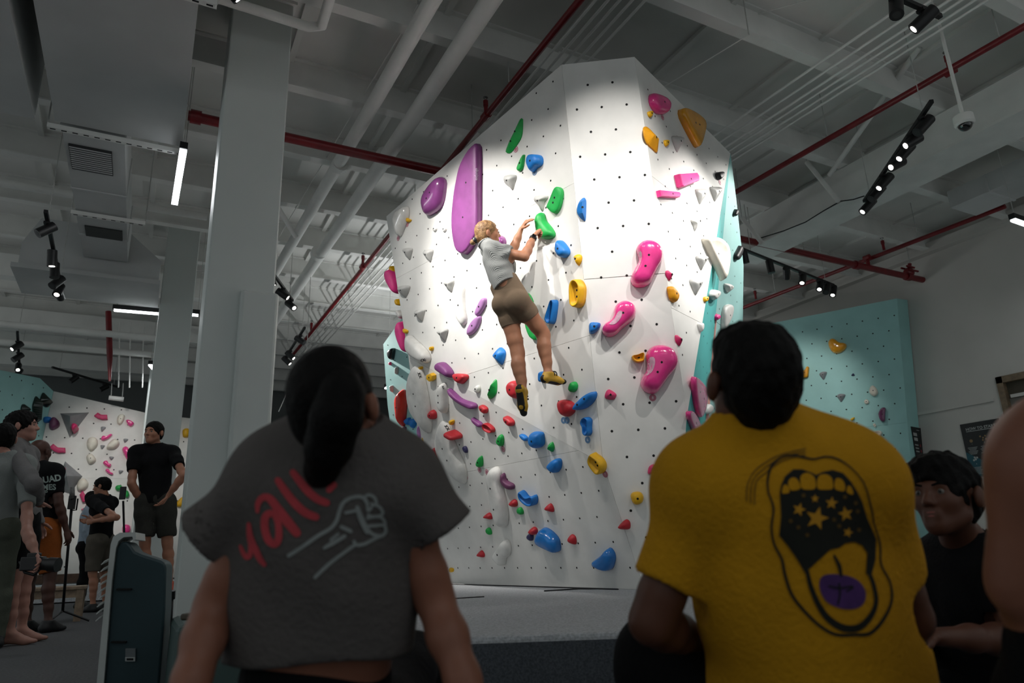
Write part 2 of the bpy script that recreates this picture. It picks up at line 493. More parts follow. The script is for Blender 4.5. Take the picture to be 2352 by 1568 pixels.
pipe('sprinkler_pipe', 'thin red sprinkler pipe running over the left face of the boulder', [(2.86, 1.5, 4.98), (2.80, 7, 4.98), (2.70, 16, 4.98)], .034, M_red, group=G,
     hang=[(2.81, 6.1, 4.98), (2.79, 7.9, 4.98), (2.8, 5.2, 4.98)], spr=[(2.81, 5.75, 4.98), (2.74, 10.2, 4.98), (2.71, 13.9, 4.98)], coup=[(2.81, 5.75, 4.98), (2.74, 10.2, 4.98)])
pipe('sprinkler_pipe', 'red sprinkler pipe overhead right passing behind the dome camera', [(6.8, .5, 5.0), (6.5, 6.6, 5.0)], .034, M_red, group=G,
     hang=[(6.58, 4.55, 5.0), (6.76, 2.75, 5.0)], spr=[(6.7, 3.2, 5.0)], coup=[(6.7, 3.2, 5.0)])
pb = pipe('sprinkler_pipe', 'red sprinkler pipe along the top of the right wall', [(10.4, 4.7, 5.0), (9.95, 12.5, 5.0)], .034, M_red, group=G,
     hang=[(10.25, 5.9, 5.0), (10.1, 8.6, 5.0)], spr=[(10.22, 6.45, 5.0), (10.02, 9.0, 5.0)], coup=[(10.2, 6.75, 5.0)])
MB().tube([(10.2, 6.75, 5.0), (10.2, 6.75, 4.82)], .03, 10).build('branch', M_red, pb)
pipe('insulated_pipe', 'fat white lagged pipe nearest the boulder', [(2.22, 1.0, 5.0), (2.14, 6, 5.0), (1.92, 14.5, 5.0)], .085, M_white, group='white lagged pipes', coup=[(2.2, 3, 5.0), (2.1, 7, 5.0), (2.0, 10, 5.0)])
pipe('insulated_pipe', 'fat white lagged pipe beside the padded column', [(1.82, 1.0, 5.02), (1.70, 6, 5.02), (1.5, 12.5, 5.02)], .072, M_white, group='white lagged pipes', coup=[(1.78, 3.6, 5.02), (1.68, 7.4, 5.02)])
e0, e1, e2 = ony(490, -8, 5.35), ony(722, 66, 5.35), None
e2 = e1+np.array([.02, -1.2, .02]); e1b = e1+np.array([.05, -.06, 0])
pipe('drain_pipe', 'white pipe with an elbow crossing in front of the padded column', [e0, lerp(e0, e1, .5), e1-np.array([.05, 0, 0]), e1b, e2], .045, M_white, coup=[])
for k, (x, z) in enumerate([(3.12, 5.16), (3.22, 5.16), (3.32, 5.17), (3.42, 5.17), (3.53, 5.18)]):
    pipe('conduit', ['conduit nearest the thin red pipe over the boulder', 'second conduit from the thin red pipe over the boulder', 'middle conduit of the five over the boulder', 'fourth conduit from the thin red pipe over the boulder', 'conduit farthest from the thin red pipe over the boulder'][k],
         [(x, 1.0, z), (x-.25, 17, z)], .013, M_white, 'conduit', 'thin white conduits over the boulder')
for k, (x, z) in enumerate([(5.55, 5.2), (5.72, 5.2), (5.84, 5.18), (5.94, 5.18), (6.05, 5.18), (6.15, 5.18)]):
    pipe('conduit', ['leftmost of the six thin conduits at upper right', 'second from left of the six conduits at upper right', 'third from left of the six conduits at upper right', 'fourth from left of the six conduits at upper right', 'fifth from left of the six conduits at upper right', 'rightmost of the six conduits near the red pipe at upper right'][k],
         [(x+.25, .2, z), (x-.1, 8, z)], .014, M_white, 'conduit', 'thin white conduits at upper right')
for k, (a, b, d1_, d2_, l) in enumerate([((1895, -10), (1640, 60), 6.5, 7.2, 'thin rod crossing the ceiling above the pink hold'), ((2112, 108), (1905, 402), 7.5, 9.0, 'diagonal steel brace beside the spotlight track at right'),
        ((1853, 372), (1926, 462), 9.3, 8.9, 'short thick brace meeting the white girder'), ((1704, 500), (1752, 560), 9.6, 9.4, 'short brace behind the turquoise edge of the boulder'),
        ((1720, 80), (1500, 215), 6.6, 7.4, 'thin rod running to the top corner of the boulder'), ((635, 470), (680, 545), 8.4, 8.6, 'small diagonal brace right of the padded column'),
        ((960, 10), (640, 545), 6.5, 10.5, 'sagging thin cable between the lagged pipes'), ((705, 800), (640, 945), 11, 10.5, 'thin dark rod hanging beside the padded column')]):
    r_ = .006 if 'thin' in l else .03
    q_ = atd(*a, d1_); pipe('brace_rod', l, [q_, atd(*b, d2_)], r_, M_white, 'rod', hang=[q_-Z*r_] if q_[2] < 5.55 else [])
wb = thing('wire_loop', 'black cable looping along the white girder', 'cable', (7.7, 5.5, 4.85))
pts = [(1985, 450), (1960, 458), (1930, 462), (1890, 485), (1850, 510), (1800, 530), (1745, 547)]
MB().tube([onx(a, b, 7.66) for a, b in pts], .008, 6).build('cable_run', M_black, wb)
# far ceiling clutter at the left: long thin pipes, a dark red riser
for k, (y, z, r_, l) in enumerate([(13.6, 4.45, .06, 'white pipe crossing the far left ceiling, upper of two'), (14.6, 4.4, .06, 'white pipe crossing the far left ceiling, lower of two'), (9.6, 5.1, .05, 'white pipe behind the narrow grey duct')]):
    pipe('drain_pipe', l, [(-6.5, y, z), (.4, y, z)], r_, M_white, 'pipe')
pipe('sprinkler_pipe', 'vertical dark red riser pipe beneath the horizontal lamp', [ony(249, 715, 14.0), ony(252, 815, 14.0), ony(252, 875, 14.0)], [.05, .05, .02], M_red, group=G)
for k, x in enumerate((275, 300, 330)):
    pipe('brace_rod', ['left of three rods hanging in the far left ceiling', 'middle of three rods hanging in the far left ceiling', 'right of three rods hanging in the far left ceiling'][k], [ony(x, 740, 14.8), ony(x-3, 890, 14.8)], .012, M_white, 'rod', 'rods hanging in the far left ceiling')
# ------------------------------------------------------------------ climbing walls
def plane3(a, b, c):
    n = unit(np.cross(b-a, c-a))
    if n@(CAM-a) < 0: n = -n
    return a, n
ZT = 4.4
P1, P2 = onz(1030, 1340, ZM), onz(1420, 1352, ZM)
bs = unit(P2-P1); ow = np.cross(bs, Z); ow = ow if ow[0] < 0 else -ow
t_ = math.radians(17); LL = plane3(P1, P2, P1+Z*math.cos(t_)+ow*math.sin(t_))
pB, pC, pD = onz(1290, 148, ZT), onz(1457, 130, ZT), onz(1678, 352, ZT)
K1, K2 = onpl(938, 820, *LL), onpl(1385, 1065, *LL)
LU = plane3(pB, K1, K2); pA = onpl(887, 497, *LU)
MF = plane3(pB, pC, K2)
def meet_z(p1, p2, z):
    d = unit(np.cross(p1[1], p2[1])); q = np.linalg.solve(np.array([p1[1], p2[1], Z]), [p1[0]@p1[1], p2[0]@p2[1], z]); return q
pQ = meet_z(MF, LL, ZM)
pE = onpl(1578, 955, *MF)
RF = plane3(pC, pD, pE)
pH = onz(1588, 1338, ZM)
T1 = plane3(pD, pE, pH)
pG = meet_z(MF, T1, ZM)
h1 = lerp(pD, pH, .3)
s2 = atd(1708, 610, (h1-CAM)@cf+.75)
T2 = plane3(pD, pH, s2)
pS1, pS2, pS3 = onpl(1691, 455, *T2), onpl(1708, 610, *T2), onpl(1703, 1000, *T2)
pS3 = pS2+(pS3-pS2)*((ZM-pS2[2])/(pS3[2]-pS2[2]))
pLb = onpl(1003, 1339, *LL); pLb = pLb+(K1-pLb)*((ZM-pLb[2])/(K1[2]-pLb[2]))

M_climb = mat('white_climbing_panel', 'e4e3df', .62, .05, 3.5, .04, 400, spec=.35)
M_turq = mat('turquoise_panel', '9fd0cd', .6, .05, 2.5, .04, 400)
M_teal = mat('teal_panel', '4fb3b0', .6, .05, 2.5)
M_salmon = mat('salmon_edge', 'e6a59b', .6, .05, 5)
M_hole = mat('bolt_hole_dark', '050505', .8)
M_back = mat('plywood_back', '4c463c', .8, .2, 8)

def clip(P, z, keep_up):
    out = []
    for i in range(len(P)):
        a, b = P[i], P[(i+1) % len(P)]
        da, db = a[2]-z, b[2]-z
        if not keep_up: da, db = -da, -db
        if da >= 0: out.append(a)
        if da*db < 0: out.append(a+(b-a)*(da/(da-db)))
    return out
def basis(n):
    e1 = unit(np.cross(Z, n)); return e1, np.cross(n, e1)
def inside2(P, p):
    c = False
    for i in range(len(P)):
        (x0, y0), (x1, y1) = P[i], P[i-1]
        if (y0 > p[1]) != (y1 > p[1]) and p[0] < (x1-x0)*(p[1]-y0)/(y1-y0)+x0: c = not c
    return c
def dist_edge(P, p):
    d = 9
    for i in range(len(P)):
        a = np.array(P[i]); b = np.array(P[i-1]); t = np.clip(((p-a)@(b-a))/max(1e-9, (b-a)@(b-a)), 0, 1)
        d = min(d, np.linalg.norm(p-a-(b-a)*t))
    return d
FACES = []
def facet(t, poly, pl, m, seams=(), holes=True, step=.2, hr=.0085, off=(0, 0), th=.03, name='panel', reg=True):
    n = pl[1]; e1, e2 = basis(n)
    pieces = [list(poly)]
    for z in seams:
        nxt = []
        for q in pieces:
            for up in (True, False):
                c = clip(q, z, up)
                if len(c) >= 3: nxt.append(c)
        pieces = nxt
    for q in pieces:
        c = np.mean(q, 0)
        q2 = [v+(c-v)/max(np.linalg.norm(c-v), .01)*.0025 for v in q]
        MB().extr(q2, -n*th).build(name, m, t)
    o0 = poly[0]; P2d = [((v-o0)@e1, (v-o0)@e2) for v in poly]
    if reg: FACES.append(([proj(v) for v in poly], pl))
    if holes:
        xs = [p[0] for p in P2d]; ys = [p[1] for p in P2d]; mb = MB(); row = 0
        y = math.floor(min(ys)/step)*step+off[1]
        while y < max(ys):
            x = math.floor(min(xs)/step)*step+off[0]+(step/2 if row % 2 else 0)
            while x < max(xs):
                p = np.array([x, y])
                if inside2(P2d, p) and dist_edge(P2d, p) > .05:
                    w = o0+e1*x+e2*y+n*.0012
                    mb.add([w+(e1*math.cos(k*math.pi/4)+e2*math.sin(k*math.pi/4))*hr for k in range(8)], [tuple(range(8))])
                x += step
            y += step; row += 1
        if mb.v: tag(mb.build('bolt_holes', M_hole, t), kind='stuff')

BW = thing('climbing_wall', 'big white angular boulder wall under the spotlights with the climber on it', 'climbing wall', (4.0, 5.5, ZM), 'climbing walls')
facet(BW, [pA, pB, K2, K1], LU, M_climb, (2.18, 3.4))
facet(BW, [K1, K2, pQ, pLb], LL, M_climb, (1.33,))
facet(BW, [pB, pC, pE, pG, pQ, K2], MF, M_climb, (2.62,), hr=.0105)
facet(BW, [pC, pD, pE], RF, M_climb, (2.35, 3.4))
facet(BW, [pD, pE, pG, pH], T1, M_teal, (), step=.24)
facet(BW, [pD, pH, pS3, pS2, pS1], T2, M_turq, (2.6,), step=.24)
e_a, e_b = lerp(pD, pH, .42), lerp(pD, pH, .96)
MB().tube([e_a, e_b], [.012, .035], 6).build('edge_strip', M_salmon, BW)
# closing the body of the boulder behind the faces
bk = [pA+np.array([.9, 1.1, -.1]), pS1+np.array([.2, 1.5, 0.1]), K1+np.array([.8, .9, 0]), pS3+np.array([.2, 1.4, 0]), pLb+np.array([.9, .8, 0])]
V = [pA, pB, pC, pD, bk[0], bk[1], K1, bk[2], pLb, bk[4], pS3, bk[3], pS1, pS2]
V = [np.asarray(v)-(np.asarray(v)-np.array([4.2, 6.2, 2.2]))*.012 for v in V]
obj('back_panels', V, [(0, 1, 2, 3, 12, 5, 4), (0, 4, 7, 6), (6, 7, 9, 8), (12, 5, 11, 10, 13), (4, 5, 11, 9, 7), (8, 9, 11, 10)], M_back, BW)
# turquoise wall seen past the left edge of the boulder
BT = thing('climbing_wall', 'pale turquoise wall section seen past the left edge of the white boulder', 'climbing wall', atd(940, 1100, 9.2), 'climbing walls')
btp = atd(930, 900, 9.3); btn = unit(-FH*.75-RH*.62+Z*-.12)
bt = (btp, btn)
facet(BT, [onpl(952, 690, *bt), onpl(880, 790, *bt), onpl(890, 930, *bt), onpl(925, 1180, *bt), onpl(940, 1330, *bt), onpl(1010, 1330, *bt), onpl(1000, 800, *bt)], bt, M_turq, (2.0,), step=.24, th=.12)
wv = onpl(908, 960, *bt)
# far left wall
YW = 16.0
fw = (np.array([0, YW, 0]), np.array([0, -1.0, 0]))
FWt = thing('climbing_wall', 'white climbing wall at the far left behind the standing group', 'climbing wall', (-.5, YW, ZM), 'climbing walls')
facet(FWt, [ony(123, 898, YW), ony(345, 950, YW), ony(655, 984, YW), ony(655, 1318, YW), ony(22, 1338, YW)], fw, M_climb, (2.2,), hr=.014, step=.3)
E1, E2 = ony(123, 898, YW), ony(22, 1338, YW)
ft = plane3(E1, E2, ony(-60, 835, 14.2))
FT = thing('climbing_wall', 'turquoise wall section at the left edge of the picture', 'climbing wall', (-3, 15.5, ZM), 'climbing walls')
facet(FT, [E1, onpl(92, 868, *ft), onpl(-120, 825, *ft), onpl(-150, 1345, *ft), E2], ft, M_turq, (2.2,), hr=.014, step=.3)
ft2 = plane3(ony(655, 984, YW), ony(655, 1318, YW), ony(780, 990, 15.2))
facet(FT, [ony(655, 984, YW), ony(655, 1318, YW), onpl(800, 1318, *ft2), onpl(800, 990, *ft2)], ft2, M_turq, (), holes=False, reg=False)
MB().box((-3.2, YW-.06, ZM), (.6, YW-.02, ZM+.16)).build('kick_board', mat('brown_board', '5b4436', .7, .2, 20), FWt)
# turquoise wall at the right
w0, wb_, = onx(2060, 685, 11.22), onx(2110, 1272, 11.15)
wd_ = ray(-1464, 1354); wd_ = unit([wd_[0], wd_[1], 0])
W2 = plane3(w0, w0+wd_, wb_)
WT = thing('climbing_wall', 'tall turquoise wall at the right behind the man in yellow', 'climbing wall', wb_, 'climbing walls')
w2b = [onpl(1540, 788, *W2), w0, wb_, onpl(1540, 1300, *W2)]
for i in (2, 3):
    j = 1 if i == 2 else 0
    w2b[i] = w2b[j]+(w2b[i]-w2b[j])*((ZM-w2b[j][2])/(w2b[i][2]-w2b[j][2]))
facet(WT, w2b, W2, M_turq, (2.4,), step=.25, hr=.0125)
s3_ = onx(2084, 688, 11.58); s2_ = onx(2138, 1279, 11.58); s2_ = s3_+(s2_-s3_)*((ZM-s3_[2])/(s2_[2]-s3_[2])); sd = [w0, w2b[2], s2_, s3_]
facet(WT, sd, plane3(sd[0], sd[1], sd[2]), M_teal if False else M_turq, (), holes=False, reg=False)

# ------------------------------------------------------------------ holds
def crop(c, pts):
    o = {'1': (860, 100, 3.136), '2': (1260, 100, 3.136), '3': (860, 560, 3.136), '4': (1260, 560, 3.136), '5': (860, 920, 3.136), '6': (1160, 920, 3.136),
         'L': (60, 860, 6.533), 'R': (1780, 740, 4.356), 'l': (0, 900, 5.2267), 'p': (0, 0, 1.0), 'e': (860, 680, 3.92), 't': (1560, 420, 4.611)}[c]
    return [(o[0]+x/o[2], o[1]+y/o[2]) for x, y in pts]
def cat(P, n=30):
    P = np.array(P, float); m = len(P); out = []
    per = 8
    for i in range(m):
        p0, p1, p2, p3 = P[i-1], P[i], P[(i+1) % m], P[(i+2) % m]
        for k in range(per):
            t = k/per
            out.append(.5*((2*p1)+(-p0+p2)*t+(2*p0-5*p1+4*p2-p3)*t*t+(-p0+3*p1-3*p2+p3)*t**3))
    out = np.array(out); L = np.r_[0, np.cumsum(np.linalg.norm(np.diff(np.r_[out, out[:1]], axis=0), axis=1))]
    u = np.linspace(0, L[-1], n, endpoint=False)
    oo = np.r_[out, out[:1]]
    return np.stack([np.interp(u, L, oo[:, k]) for k in range(P.shape[1])], 1)
PROF = dict(dome=[(1, 0), (.985, .2), (.94, .45), (.84, .7), (.66, .89), (.42, .97), (.12, 1)],
            plate=[(1, 0), (.985, .65), (.95, .9), (.87, 1), (.5, 1.05), (.1, 1.07)],
            ridge=[(1, 0), (.96, .2), (.04, 1)],
            scoop=[(1, 0), (.98, .35), (.92, .8), (.82, 1), (.64, .82), (.35, .55), (.08, .5)],
            cone=[(1, 0), (.97, .2), (.8, .5), (.5, .82), (.25, .97), (.06, 1)])
HC = {}
def hmat(c, gloss=False):
    cols = dict(green='12a045', blue='1576c8', purple='83417f', lilac='a877ad', yellow='e6b012', orange='e39c12', red='bf2430', pink='f03f92', crimson='cc2a66',
                grey='b7b7b4', white='e2e1dd', black='15171a', navy='322f5a', cream='e8e1d2', dkgreen='12241c', plum='6d3a5e', scarlet='e03024', silver='8f9194')
    return mat('hold_'+c+('_gloss' if gloss else ''), cols[c], .22 if gloss else .48, .1, 9, 0 if gloss else .12, 160, coat=.5 if gloss else 0)
HOLDS = {}
def face_of(px):
    for poly, pl in FACES:
        if inside2(poly, px): return pl
    return None
def hold(cn, col, H, prof, label, pts, pl=None, tilt=0., bolts=1, gloss=False, sharp=False, name='climbing_hold', n=30, group='climbing holds on the boulder', shrink=.98, catg='climbing hold'):
    P = crop(cn, pts)
    c = np.mean(P, 0)
    pl = pl or face_of(c)
    if pl is None:
        print('NOFACE', label, c); return None
    p0, nn = pl; e1, e2 = basis(nn)
    W = [onpl(x, y, p0+nn*H*.42, nn)-nn*H*.42 for x, y in P]
    o = np.mean(W, 0)
    Q = np.array([((w-o)@e1, (w-o)@e2) for w in W])
    if not sharp: Q = cat(Q, n)
    else:
        R = []
        for i in range(len(Q)):
            for k in range(4): R.append(Q[i]+(Q[(i+1) % len(Q)]-Q[i])*k/4)
        Q = np.array(R)
    ctr = Q.mean(0); q = Q-ctr
    w_, v_ = np.linalg.eigh(q.T@q); ax = v_[:, 1]
    a = np.abs(q@ax).max(); b = np.abs(q@v_[:, 0]).max()
    hl = max(0, (a-b))*.9
    tt = np.clip(q@ax, -hl, hl); S = ctr+tt[:, None]*ax
    vr = max(1e-6, np.abs(q[:, 1]).max())
    V = []; Fc = []; m = len(Q)
    for s, hh in PROF[prof]:
        for i in range(m):
            xy = S[i]+(Q[i]-S[i])*s*shrink
            v = (xy-ctr)[1]/vr
            V.append(o+e1*xy[0]+e2*xy[1]+nn*(H*hh*(1+tilt*v)+.0005))
    k = len(PROF[prof])
    area = np.sum(Q[:, 0]*np.roll(Q[:, 1], -1)-np.roll(Q[:, 0], -1)*Q[:, 1])
    for r_ in range(k-1):
        for i in range(m):
            f = (r_*m+i, r_*m+(i+1) % m, (r_+1)*m+(i+1) % m, (r_+1)*m+i)
            Fc.append(f if area > 0 else f[::-1])
    top = tuple((k-1)*m+i for i in range(m)); Fc.append(top if area > 0 else top[::-1])
    bot = tuple(range(m)); Fc.append(bot[::-1] if area > 0 else bot)
    base = o+e1*ctr[0]+e2*ctr[1]
    ob = obj(name, V, Fc, hmat(col, gloss), None, smooth=(prof != 'ridge' and not sharp), origin=base)
    tag(ob, label, catg, group)
    zt = H*PROF[prof][-1][1]
    spots = [0] if bolts == 1 else np.linspace(-.55, .55, bolts) if bolts else []
    for s_ in spots:
        cxy = ctr+ax*(s_*max(hl, a*.3)); v = (cxy-ctr)[1]/vr
        w = o+e1*cxy[0]+e2*cxy[1]+nn*(zt*(1+tilt*v))
        MB().tube([w-nn*.012, w+nn*.0015], min(.009, b*.3), 8).build('bolt', M_hole, ob)
    ob_V = np.array(V)
    HOLDS[label] = (ob, ob_V, Fc)
    return ob
# -- decals laid on a surface
def bvh_of(V, Fc): return BVHTree.FromPolygons([tuple(v) for v in V], [tuple(f) for f in Fc])
def bvh_obj(o):
    off = WL[o.name]
    return BVHTree.FromPolygons([tuple(np.array(v.co)+off) for v in o.data.vertices], [tuple(p.vertices) for p in o.data.polygons])
def cast(bv, x, y, off):
    d = ray(x, y); h = bv.ray_cast(Vector(CAM), Vector(d))
    if h[0] is None: return None
    return np.array(h[0])-d*off
def drape(name, P2, Fc, bv, m, parent, off=.002):
    W = [cast(bv, x, y, off) for x, y in P2]
    keep = [f for f in Fc if all(W[i] is not None for i in f)]
    used = sorted({i for f in keep for i in f}); mp = {u: k for k, u in enumerate(used)}
    if not used: return None
    return obj(name, [W[i] for i in used], [tuple(mp[i] for i in f) for f in keep], m, parent, smooth=True)
def fill2(P, res):
    bm = bmesh.new(); vs = [bm.verts.new((x, y, 0)) for x, y in P]
    f = bm.faces.new(vs); bmesh.ops.triangulate(bm, faces=[f])
    for _ in range(5):
        es = [e for e in bm.edges if e.calc_length() > res]
        if not es: break
        bmesh.ops.subdivide_edges(bm, edges=es, cuts=1); bmesh.ops.triangulate(bm, faces=bm.faces[:])
    bm.verts.index_update()
    P2 = [(v.co.x, v.co.y) for v in bm.verts]; Fc = [tuple(v.index for v in f.verts) for f in bm.faces]
    Fc = [f if (P2[f[1]][0]-P2[f[0]][0])*(P2[f[2]][1]-P2[f[0]][1])-(P2[f[1]][1]-P2[f[0]][1])*(P2[f[2]][0]-P2[f[0]][0]) < 0 else f[::-1] for f in Fc]
    bm.free(); return P2, Fc
def stroke2(P, w, closed=False, smooth=True):
    P = [np.array(p[:2], float) for p in P]; ws = w if isinstance(w, (list, tuple)) else None
    if smooth and len(P) > 2:
        out = []; wo = []; m = len(P)
        rng = range(m if closed else m-1)
        for i in rng:
            g = (lambda k: P[k % m]) if closed else (lambda k: P[min(max(k, 0), m-1)])
            p0, p1, p2, p3 = g(i-1), g(i), g(i+1), g(i+2)
            for k in range(6):
                t = k/6; out.append(.5*((2*p1)+(-p0+p2)*t+(2*p0-5*p1+4*p2-p3)*t*t+(-p0+3*p1-3*p2+p3)*t**3))
                wo.append(ws[i]*(1-t)+ws[(i+1) % m]*t if ws else w)
        if not closed: out.append(P[-1]); wo.append(ws[-1] if ws else w)
        P = out
    else: wo = ws or [w]*len(P)
    if not closed:   # rounded ends
        d0 = unit(P[0]-P[1]); d1 = unit(P[-1]-P[-2])
        P = [P[0]+d0*wo[0]*.48, P[0]+d0*wo[0]*.3]+P+[P[-1]+d1*wo[-1]*.3, P[-1]+d1*wo[-1]*.48]
        wo = [wo[0]*.25, wo[0]*.8]+list(wo)+[wo[-1]*.8, wo[-1]*.25]
    m = len(P); V = []; Fc = []
    for i in range(m):
        a = P[(i-1) % m] if closed else P[max(i-1, 0)]; b = P[(i+1) % m] if closed else P[min(i+1, m-1)]
        t = unit(b-a+1e-9); nn = np.array([-t[1], t[0]])
        for s in (-.5, 0, .5): V.append(tuple(P[i]+nn*wo[i]*s))
    for i in range(m if closed else m-1):
        j = (i+1) % m
        for s in (0, 1): Fc.append((i*3+s, i*3+s+1, j*3+s+1, j*3+s))
    return V, Fc
def decal_fill(name, P, bv, m, parent, res=25, off=.002): return drape(name, *fill2(P, res), bv, m, parent, off)
def decal_stroke(name, P, w, bv, m, parent, closed=False, off=.002, smooth=True): return drape(name, *stroke2(P, w, closed, smooth), bv, m, parent, off)
